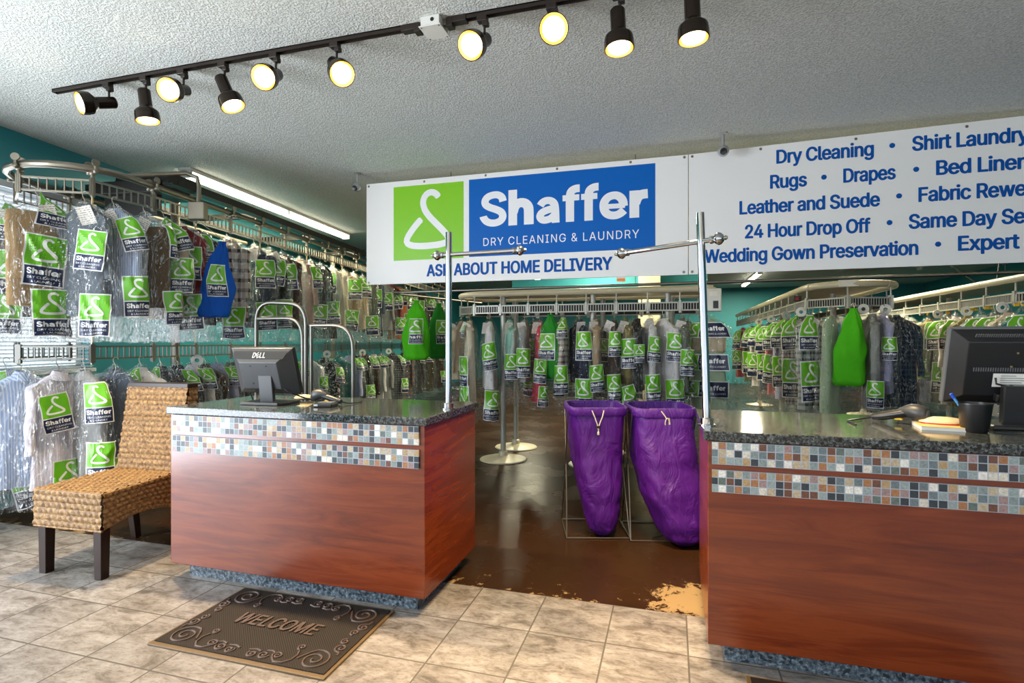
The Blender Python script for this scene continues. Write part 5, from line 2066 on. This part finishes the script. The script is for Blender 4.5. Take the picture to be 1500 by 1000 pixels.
def ticket(root, loc, rz, roll, tilt=0.15, s=1.0):
    key = 0
    if key not in TICK:
        m = MB()
        m.grid(lambda u, v: Vector(((u - 0.5) * 0.088, 0.006 * math.sin(u * 3) - 0.0006, -0.125 * v)), 4, 6)
        m.grid(lambda u, v: Vector(((u - 0.5) * 0.088, 0.006 * math.sin(u * 3) + 0.0006, -0.125 * v)), 4, 6, 0, True)
        TICK[key] = m.build('paper_ticket', 'ticket', root, smooth=60)
        c = TICK[key]
    else:
        c = TICK[key].copy()
        COL.objects.link(c)
        c.parent = root
    c.location = loc
    c.rotation_euler = (tilt, roll, rz)
    c.scale = (s, s, s)


CAMV = Vector((0, 0, 0))
GCOUNT = [0]


def garment(ov, s, zr, label, group, kind, fab, edge=False, L=None, bagL=1.0, aw=0.24, bw=0.086, labels=None, tick=1, yaw=0.0, det=2, dark=False, bag=True, wide=False, extra=None, sx=1.0):
    p = ov.P(s)
    t = ov.T(s)
    rz = math.atan2(t.y, t.x) - PI / 2
    front = Vector((math.sin(rz), -math.cos(rz), 0))
    if not edge and front.dot(Vector((-p.x, -p.y, 0))) < 0:
        rz += PI
    rz += yaw
    GCOUNT[0] += 1
    seed = GCOUNT[0] * 3.71
    rnd = random.Random(GCOUNT[0] * 13 + 5)
    t_ = thing('bagged_' + ('suit' if kind == 'jacket' else kind), label, 'garment', (p.x, p.y, zr), rz, group)
    t_.scale = (sx, 1, 1)
    add_hanger(t_, dark)
    L = L or {'shirt': 0.72, 'jacket': 0.78, 'trousers': 0.68, 'dress': 1.0}[kind]
    garment_body(t_, kind, FB[fab] if isinstance(fab, str) else fab, seed, L, bw, det > 1)
    if extra:
        m = MB()
        m.box((0, -0.01, -0.33), (0.30, 0.10, 0.16), 0)
        m.build('folded_item', FB[extra], t_, bevel=0.02)
    if not bag:
        return t_
    B = Bag(bagL, aw, bw, seed)
    bo = B.mesh(40 if det > 1 else 26, 22 if det > 1 else 14).build('plastic_bag', 'plastic', t_, smooth=80)
    if labels is None:
        if edge:
            z0 = rnd.uniform(-0.30, -0.42)
            labels = [(rnd.uniform(-0.25, 0.25), z0, 0.165), (rnd.uniform(-0.3, 0.2), z0 - 0.42, 0.165)]
        else:
            z0 = rnd.uniform(-0.26, -0.42)
            labels = [(-PI / 2 + rnd.uniform(-0.3, 0.9), z0, 0.165), (-PI / 2 + rnd.uniform(-0.2, 1.0), z0 - 0.42, 0.165)]
    for lb in labels:
        th, zc, w = lb[:3]
        if zc - w * 0.85 < -bagL + 0.03:
            zc = -bagL + 0.03 + w * 0.85
        tl = lb[3] if len(lb) > 3 else rnd.uniform(-0.10, 0.10)
        lo = B.label(th, zc, w, det, tl, wide).build('printed_label', PRINT_M, bo, smooth=0)
    if tick:
        if edge:
            ticket(t_, (0.065 + aw * 0.25, -0.03, -0.115), PI / 2 + rnd.uniform(-0.5, 0.3), rnd.uniform(-0.5, 0.5), 0.45)
        else:
            ticket(t_, (rnd.uniform(0.0, 0.09), -bw * 0.95, -0.12), rnd.uniform(-0.1, 0.6), rnd.uniform(-0.5, 0.5), 0.1)
    return t_


def cloth_bag(loc, rz, label, cloth, w=0.125, H=0.62, text=True, group='cloth laundry bags', flat_=0.62, lean=0.0, hang=None):
    t = thing('drawstring_bag', label, 'cloth bag', loc, rz, group)
    GCOUNT[0] += 1
    seed = GCOUNT[0] * 2.3
    m = MB()
    m.tube([(0, 0, 0), (0.006, 0, -0.03), (0, 0, -0.06)], 0.004, 6)
    m.tube([(0.018 * math.cos(a), 0, -0.01 + 0.02 * math.sin(a)) for a in [PI * i / 8 for i in range(9)]], 0.0026, 6)
    if hang:
        q = Matrix.Rotation(-rz, 3, 'Z') @ (Vector(hang) - Vector(loc))
        m.tube([(0, 0, -0.01), q * 0.5 + Vector((0, 0, -0.01)), q], 0.0026, 6)
    m.build('drawstring', 'cord', t)
    prof = [(-0.035, 0.028, 0.022), (-0.06, 0.020, 0.016), (-0.09, 0.045, 0.03), (-0.16, w * 0.66, w * flat_ * 0.6), (-0.28, w * 0.92, w * flat_ * 0.9), (-0.42, w * 1.03, w * flat_), (-H + 0.03, w, w * flat_ * 0.95), (-H, w * 0.82, w * flat_ * 0.6)]

    def pt(th, z, off=0.0):
        a, b = lerp_prof(prof, z)
        x, y = sup(th, a + off, b + off, 2.3)
        k = (0.030 * noise.noise(Vector((x * 8 + seed, y * 8, z * 2.5))) + 0.026 * (0.4 - 2 * abs(noise.noise(Vector((x * 11 + z * 3 + seed, y * 11, z * 2.5)))))) * min(1, -z * 4)
        k += 0.008 * math.sin(th * 9 + seed) * max(0, 1 + z / 0.25)
        ln = max(0.02, math.hypot(x, y))
        return Vector((x * (1 + k / ln) + lean * z, y * (1 + k / ln), z))
    m = MB()
    n = 40
    zs = [-0.035 - (H - 0.035) * i / 36 for i in range(37)]
    m.rings([[pt(2 * PI * j / n, z) for j in range(n)] for z in zs], 0, False, True, True)
    o = m.build('sack', cloth, t, smooth=70)
    if text:
        parts = label_layers(0.155, 2)
        m = MB()
        for (vv, ff), layer, mi in parts:
            m.add([pt(-PI / 2 + q[0] / (w * 0.98), -0.36 + q[1], 0.003 + 0.0012 * (layer + (q[2] if len(q) > 2 else 0.0))) for q in vv], ff, mi)
        m.build('printed_label', PRINT_M, o, smooth=0)
    return t

# ---------------------------------------------------------------- upper tier, counted from the window
UP = [(-0.34, 'taupe', 'trousers', 'taupe trousers', dict(labels=[(-PI / 2 + 0.15, -0.20, 0.16), (-PI / 2 + 0.1, -0.56, 0.19), (-PI / 2, -0.87, 0.17)], yaw=0.0, bagL=1.02)),
      (0.10, 'khaki', 'trousers', 'khaki trousers', dict(labels=[(-PI / 2 + 0.25, -0.15, 0.14), (-PI / 2, -0.50, 0.20), (-0.3, -0.30, 0.16), (-PI / 2 + 0.1, -0.88, 0.19)], yaw=-0.6, L=0.80, aw=0.24)),
      (0.36, 'slate', 'shirt', 'slate grey shirt', dict(labels=[(-PI / 2 + 0.35, -0.42, 0.16, -0.12), (-PI / 2 + 0.5, -0.86, 0.17)], yaw=0.85, aw=0.23)),
      (0.53, 'sky stripe', 'shirt', 'sky blue striped shirt', dict(labels=[(-0.75, -0.28, 0.14, 0.25), (-0.45, -0.72, 0.17, 0.05)], yaw=0.45, aw=0.225)),
      (0.78, 'olive brown', 'trousers', 'olive brown trousers', dict(labels=[(-0.25, -0.78, 0.15), (0.1, -0.28, 0.15)], yaw=0.3, L=0.78, aw=0.23)),
      (0.97, 'beige', 'shirt', 'beige shirt', dict(labels=[(-0.9, -0.20, 0.16, 0.3), (-0.7, -0.52, 0.16)])),
      (1.14, 'dark red', 'shirt', 'dark red shirt', dict(labels=[(-1.2, -0.40, 0.16), (-1.2, -0.80, 0.17)])),
      (1.30, 'black', 'jacket', 'black jacket', dict(labels=[(-1.1, -0.25, 0.14), (-1.1, -0.60, 0.15)])),
      (1.72, 'brown plaid', 'shirt', 'brown plaid shirt', dict(labels=[(-1.3, -0.90, 0.17)], yaw=0.25, bw=0.10, aw=0.235, tick=0)),
      (2.12, 'navy', 'jacket', 'navy jacket', {}), (2.36, 'black', 'shirt', 'black shirt', {}), (2.60, 'dark brown', 'jacket', 'dark brown jacket', {}),
      (2.96, 'mauve', 'shirt', 'mauve shirt', dict(labels=[(-0.4, -0.3, 0.15)])), (3.20, 'charcoal', 'shirt', 'charcoal shirt', {}), (3.44, 'black', 'dress', 'black dress', {}),
      (3.74, 'cream', 'shirt', 'cream blouse', {}), (4.08, 'tan', 'shirt', 'tan shirt', {}), (4.36, 'beige', 'shirt', 'pale yellow shirt', {}), (4.66, 'grey green', 'jacket', 'grey green jacket', {}),
      (4.99, 'slate blue', 'shirt', 'slate blue shirt', {}), (5.36, 'grey', 'shirt', 'grey shirt', {}), (5.72, 'dark red', 'shirt', 'dark red blouse', {}),
      (6.10, 'orange', 'dress', 'orange hemmed dress', {}), (6.45, 'beige', 'dress', 'beige dress', {}), (6.95, 'charcoal', 'jacket', 'charcoal jacket', {}), (7.5, 'dark olive', 'shirt', 'dark olive shirt', {}), (8.2, 'grey', 'jacket', 'grey jacket', {})]
for i, (s, fab, kind, desc, kw) in enumerate(UP):
    kw = dict(kw)
    kw.setdefault('det', 2 if s < 4.5 else 1)
    kw.setdefault('tick', 1 if s < 5 else 0)
    kw.setdefault('yaw', 0.12 * math.sin(i * 2.3) + 0.12)
    kw.setdefault('bagL', 1.04)
    kw.setdefault('L', {'shirt': 0.86, 'jacket': 0.9, 'trousers': 0.86, 'dress': 1.0}[kind])
    garment(OV_L, s, ZU + 0.012, f'{desc} in printed plastic, {ORD[i]} from the window on the upper tier', 'garments on the upper tier', kind, fab, **kw)
# ---------------------------------------------------------------- lower tier
LOW = [(-0.34, 'sky stripe', 'shirt', 'sky blue striped shirt', dict(labels=[(-PI / 2 + 0.1, -0.58, 0.20, 0.15), (-PI / 2 - 0.2, -0.22, 0.15), (-PI / 2 + 0.5, -0.93, 0.18, 0.2)], yaw=-0.05, bagL=1.08)),
       (-0.02, 'sky stripe', 'shirt', 'pale blue pinstriped shirt', dict(labels=[(-0.9, -0.35, 0.15), (-1.0, -0.80, 0.17)], yaw=-0.4)),
       (0.22, 'lilac white', 'shirt', 'lilac white shirt', dict(labels=[(-PI / 2 - 0.2, -0.36, 0.15, 0.15), (-PI / 2, -0.82, 0.16)], yaw=-0.7)),
       (0.36, 'grey', 'shirt', 'grey shirt', dict(labels=[(-0.7, -0.30, 0.16), (-0.6, -0.70, 0.16)], yaw=0.6)),
       (0.54, 'slate blue', 'shirt', 'slate blue shirt', dict(labels=[(-2.2, -0.62, 0.15), (-1.2, -0.90, 0.15)], yaw=0.5, L=0.85, aw=0.235)),
       (0.74, 'white', 'shirt', 'white shirt', dict(labels=[(-PI / 2, -0.17, 0.10, 0.1)])), (0.93, 'charcoal', 'jacket', 'charcoal jacket', dict(labels=[(-PI / 2, -0.17, 0.10)])),
       (1.10, 'black', 'jacket', 'black jacket', {}), (1.26, 'white', 'shirt', 'crumpled white shirt', {}), (1.42, 'dark brown', 'jacket', 'dark brown jacket', {}), (1.57, 'lavender', 'shirt', 'lavender shirt', {}),
       (1.75, 'grey green', 'shirt', 'grey green shirt', {}), (1.95, 'beige', 'shirt', 'beige shirt', {}), (2.2, 'black', 'dress', 'black dress', {}), (2.5, 'lilac white', 'shirt', 'pinstriped white shirt', {}), (2.8, 'grey', 'shirt', 'light grey shirt', {}),
       (3.14, 'white', 'shirt', 'soft white shirt', dict(labels=[(-0.4, -0.4, 0.12)])), (3.52, 'floral', 'shirt', 'black floral blouse', dict(labels=[(-0.5, -0.3, 0.11)])), (3.90, 'teal', 'shirt', 'teal green shirt', dict(labels=[(-2.4, -0.2, 0.1)], aw=0.22)),
       (4.20, 'lavender', 'shirt', 'pale lavender shirt', {}), (4.45, 'black', 'jacket', 'plain black jacket', {}), (4.75, 'dark brown', 'jacket', 'brown jacket', {}), (5.05, 'white', 'shirt', 'white blouse', {}),
       (5.35, 'grey', 'shirt', 'pale grey shirt', {}), (5.83, 'black plaid', 'shirt', 'black plaid shirt', {}), (6.35, 'multicoloured', 'shirt', 'dark checked shirt', {}), (6.9, 'charcoal', 'jacket', 'charcoal coat', {}), (7.5, 'dark olive', 'jacket', 'dark olive coat', {}), (8.2, 'dark brown', 'jacket', 'dark brown coat', {})]
for i, (s, fab, kind, desc, kw) in enumerate(LOW):
    kw = dict(kw)
    kw.setdefault('det', 2 if s < 4.5 else 1)
    kw.setdefault('tick', 0)
    kw.setdefault('yaw', 0.12 * math.sin(i * 1.9) + 0.12)
    kw.setdefault('bagL', 0.98)
    kw.setdefault('L', 0.86)
    if s > 1.0:
        kw.setdefault('labels', [(-0.9 + 0.4 * math.sin(i * 2.7), -0.20, 0.10)] + ([(-0.5, -0.62, 0.14)] if i % 4 == 0 else []))
    garment(OV_L, s, ZL + 0.012, f'{desc} in printed plastic, {ORD[i]} from the window on the lower tier', 'garments on the lower tier', kind, fab, **kw)

# ---------------------------------------------------------------- middle conveyor, counted from the end near the teal wall
MID = [(0.20, 'beige', 'shirt', 'beige jacket', dict(edge=True, yaw=0.9, labels=[(-0.6, -0.42, 0.15)])),
       (0.42, 'cream', 'shirt', 'cream shirt', dict(edge=True, yaw=0.95, labels=[(-0.95, -0.62, 0.185, 0.0), (-0.9, -1.02, 0.20, 0.04), (-1.1, -0.18, 0.10)], L=0.98, bagL=1.14, aw=0.24, bw=0.10)),
       (0.68, 'white', 'dress', 'long white drape', dict(edge=True, yaw=0.35, labels=[(-0.1, -0.46, 0.165, 0.2), (0.2, -0.96, 0.18)], bagL=1.14, L=0.8, bw=0.10)),
       (0.90, 'mint', 'shirt', 'mint striped top', dict(edge=True, yaw=0.45, labels=[(-0.2, -0.56, 0.15)], L=0.5, bagL=0.95, bw=0.10)),
       (1.06, 'grey', 'shirt', 'pale grey shirt', dict(edge=True, yaw=0.2, labels=[(0.0, -0.52, 0.17)], bagL=0.98)),
       (1.22, 'red', 'dress', 'bright red dress', dict(edge=True, yaw=0.3, labels=[(-0.1, -0.60, 0.14, -0.1), (0.3, -0.85, 0.12)], L=0.92, bagL=1.0)),
       (1.47, 'white plaid', 'shirt', 'white plaid shirt', dict(edge=True, yaw=0.1, labels=[(0.0, -0.17, 0.12), (-0.1, -0.68, 0.165)], bagL=1.02)),
       (1.63, 'navy', 'shirt', 'navy shirt with orange edge', dict(edge=True, yaw=0.55, labels=[(-0.5, -0.35, 0.165, 0.0), (-0.5, -0.82, 0.18, 0.0)], bagL=1.08, aw=0.245, bw=0.10)),
       (1.80, 'tan', 'jacket', 'tan and brown jacket', dict(edge=True, yaw=0.2, labels=[(-0.1, -0.66, 0.15, 0.15)], bagL=1.0)),
       (1.98, 'dark brown', 'dress', 'brown dress', dict(edge=True, yaw=0.1, labels=[(0.1, -0.33, 0.14), (0.0, -0.75, 0.155)], bagL=1.02)),
       (2.08, 'olive', 'shirt', 'olive shirt', dict(edge=True, yaw=0.35, labels=[(-0.3, -0.42, 0.165, 0.05), (-0.2, -0.85, 0.15, 0.3)], bagL=1.05)),
       (2.20, 'black', 'jacket', 'black suit', dict(edge=True, yaw=0.15, labels=[(0.0, -0.42, 0.10)], bagL=1.05, tick=0)),
       (2.32, 'white', 'shirt', 'white shirt', dict(edge=True, yaw=0.25, labels=[(0.0, -0.38, 0.14, -0.1), (-0.2, -0.75, 0.16)], bagL=1.02)),
       (2.45, 'white', 'jacket', 'white edged coat', dict(edge=True, yaw=0.75, labels=[(-0.6, -0.36, 0.16), (-0.6, -0.80, 0.17)], bagL=1.02, tick=0)),
       (2.62, 'grey green', 'jacket', 'grey green coat', dict(edge=True, yaw=0.2, labels=[(0.0, -0.5, 0.14)], bagL=1.0))]
for i, (s, fab, kind, desc, kw) in enumerate(MID):
    garment(OV_C, s, 1.557, f'{desc} in plastic, {ORD[i]} from the lime bags on the middle conveyor', 'garments on the middle conveyor', kind, fab, **kw)
garment(OV_C, 2.86, 1.557, 'wide clear bag with four printed bands and a folded beige blanket behind a chrome pole', 'garments on the middle conveyor', 'dress', 'pale green',
        edge=True, yaw=1.25, aw=0.25, bw=0.125, bagL=1.10, labels=[(-PI / 2, -0.20, 0.36, 0), (-PI / 2, -0.50, 0.38, 0), (-PI / 2, -0.76, 0.38, 0), (-PI / 2, -1.0, 0.38, 0)], wide=True, tick=0, extra='beige', L=0.95)
BACK = [(-0.95, 'charcoal', 'charcoal jacket'), (-1.25, 'dark olive', 'dark olive shirt'), (-1.5, 'navy', 'navy shirt'), (-1.8, 'black', 'black jacket'), (-2.1, 'grey green', 'grey green shirt'), (-2.4, 'dark brown', 'dark brown jacket'),
        (-2.7, 'charcoal', 'charcoal shirt')]
for i, (s, fab, desc) in enumerate(BACK):
    garment(OV_C, s, 1.557, f'{desc} in plastic, {ORD[i]} in the shaded back row of the middle conveyor', 'garments in the back row', 'jacket' if 'jacket' in desc else 'shirt', fab, edge=True, yaw=0.3 * math.sin(i * 2), bagL=0.98, det=1, tick=0,
            labels=[(PI + 0.1, -0.4, 0.15), (PI, -0.8, 0.15)])

# ---------------------------------------------------------------- round-ended conveyor, counted from its near end
RND = [(-0.24, 'pale green', 'dress', 'pale green long shirt', dict(labels=[(-0.3, -0.6, 0.12)], L=1.0, yaw=-0.1)),
       (-0.47, 'green plaid', 'shirt', 'green plaid shirt', dict(labels=[(-PI / 2 - 0.3, -0.25, 0.20, 0.0), (-PI / 2 - 0.2, -0.72, 0.23, 0.05)])),
       (-0.90, 'purple plaid', 'shirt', 'purple plaid shirt', dict(labels=[(-PI / 2 - 0.35, -0.24, 0.22, 0.05), (-PI / 2 - 0.25, -0.72, 0.24, 0.0)], yaw=-0.1)),
       (-1.45, 'lavender', 'shirt', 'lavender shirt', {}), (-2.0, 'pink', 'shirt', 'pink dotted shirt', {}), (-2.65, 'slate blue', 'shirt', 'slate blue shirt', {}), (-3.4, 'white', 'shirt', 'white shirt', {}),
       (-4.3, 'grey green', 'shirt', 'grey green shirt', {}), (-5.5, 'red', 'shirt', 'red shirt', {})]
for i, (s, fab, kind, desc, kw) in enumerate(RND):
    kw = dict(kw)
    if s < -1:
        o0 = 0.15 * math.sin(i * 3)
        kw.setdefault('labels', [(-PI / 2 - 0.55 + o0, -0.24 - 0.03 * (i % 3), 0.20), (-PI / 2 - 0.45 + o0, -0.68, 0.21)])
    kw.setdefault('yaw', 0.1 * math.sin(i * 2.1))
    kw.setdefault('det', 2 if s > -2.5 else 1)
    kw.setdefault('bagL', 1.16)
    kw.setdefault('sx', 0.74)
    kw.setdefault('L', 1.0 if kind != 'jacket' else 0.98)
    garment(OV_R, s, 1.587, f'{desc} in printed plastic, {ORD[i]} back along the round-ended conveyor', 'garments on the round-ended conveyor', kind, fab, **kw)
garment(OV_R, 0.10, 1.587, 'grey jacket in plastic beside the bright green bag at the rounded conveyor end', 'garments on the round-ended conveyor', 'jacket', 'grey', labels=[(-0.2, -0.8, 0.14)], yaw=-0.4, tick=0, L=0.95, bagL=1.05)
garment(OV_R, 0.22, 1.587, 'lavender blouse in plastic between the grey and the plaid garments', 'garments on the round-ended conveyor', 'shirt', 'lavender', labels=[(-0.2, -0.4, 0.12)], yaw=-0.65, tick=0, L=0.8)
garment(OV_R, 0.50, 1.587, 'navy plaid shirt in plastic at the outer side of the rounded conveyor end', 'garments on the round-ended conveyor', 'jacket', 'navy plaid', labels=[(0.5, -0.8, 0.12)], yaw=-0.1, tick=0, aw=0.255, bw=0.13, L=0.95, bagL=1.1)
garment(OV_R, 0.72, 1.587, 'pink shirt hanging behind the navy plaid shirt', 'garments on the round-ended conveyor', 'shirt', 'pink', labels=[(0.3, -0.85, 0.14)], yaw=-0.1, tick=0, aw=0.25, bw=0.11, L=0.95, bagL=1.1)
garment(OV_R, 0.86, 1.587, 'red shirt hanging behind the pink shirt', 'garments on the round-ended conveyor', 'shirt', 'red', labels=[(0.3, -0.6, 0.14)], yaw=-0.1, tick=0, aw=0.25, bw=0.11, L=0.98, bagL=1.1)
garment(OV_R, 1.10, 1.587, 'navy shirt in plastic behind the red shirt', 'garments on the round-ended conveyor', 'shirt', 'navy', labels=[(0.1, -0.3, 0.15), (0.1, -0.75, 0.15)], yaw=0.0, tick=0)

# ---------------------------------------------------------------- conveyor behind the black monitor
FAR = [(-1.05, 'teal', 'shirt', 'teal shirt'), (-1.25, 'cream', 'shirt', 'cream shirt'), (-1.45, 'grey', 'shirt', 'grey shirt'), (-1.68, 'mint', 'shirt', 'mint striped shirt'), (-1.92, 'olive', 'jacket', 'olive coat'),
       (-2.15, 'white', 'shirt', 'white shirt'), (-2.40, 'grey green', 'shirt', 'grey green shirt'), (-2.75, 'olive', 'jacket', 'mustard olive coat'), (-3.2, 'navy', 'jacket', 'navy jacket'), (-3.9, 'tan', 'shirt', 'tan shirt')]
for i, (s, fab, kind, desc) in enumerate(FAR):
    garment(OV_F, s + 0.45, 1.587, f'{desc} in printed plastic, {ORD[i]} back along the conveyor behind the black monitor', 'garments behind the black monitor', kind, fab,
            labels=[(-PI / 2 - 0.3 + 0.3 * math.sin(i * 2), -0.27, 0.18), (-PI / 2 - 0.2, -0.72, 0.19)], yaw=0.1 * math.sin(i * 1.7), bagL=1.1, L=0.98, sx=0.8, det=2 if s > -2.8 else 1)
for i, s in enumerate((-1.15, -1.6, -1.85, -2.05, -2.35, -2.8)):
    p = OV_F.P(s + 0.45)
    m = MB()
    m.box((0, 0, 0), (0.035, 0.012, 0.022))
    m.box((0.045, 0, 0.0), (0.03, 0.012, 0.018))
    m.box((0.02, 0, 0.016), (0.02, 0.006, 0.02))
    o = m.build('hanger_clip', 'yellow_plastic', FR, (p.x - 0.02, p.y - 0.05, 1.555), (0, 0, 0.2 * i), smooth=0)

# ---------------------------------------------------------------- cloth laundry bags
p = OV_L.P(1.64)
cloth_bag((-3.57, 3.65, 2.11), math.radians(40), 'blue cloth laundry bag hanging before the brown plaid shirt on the upper tier', 'blue_cloth', 0.115, 0.66, True, flat_=0.4, lean=0.10, hang=(OV_L.P(1.30).x + 0.02, OV_L.P(1.30).y, ZU + 0.01))
m = MB()
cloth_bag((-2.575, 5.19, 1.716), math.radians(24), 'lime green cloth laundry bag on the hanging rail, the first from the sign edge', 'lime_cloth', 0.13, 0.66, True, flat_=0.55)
cloth_bag((-2.51, 5.62, 1.716), math.radians(60), 'darker green cloth laundry bag on the hanging rail behind the lime one', 'green_cloth', 0.13, 0.66, True, flat_=0.55)
p = OV_C.P(1.36)
cloth_bag((p.x, p.y - 0.12, 1.557), math.radians(-20), 'dark green cloth laundry bag beside the bright red dress on the middle conveyor', 'green_cloth', 0.13, 0.68, True, flat_=0.5)
p = OV_R.P(-0.08)
cloth_bag((p.x, p.y - 0.10, 1.585), math.radians(-28), 'bright lime cloth laundry bag at the rounded conveyor end, turned sideways', 'lime_cloth', 0.125, 0.74, False, flat_=0.6, lean=0.05)
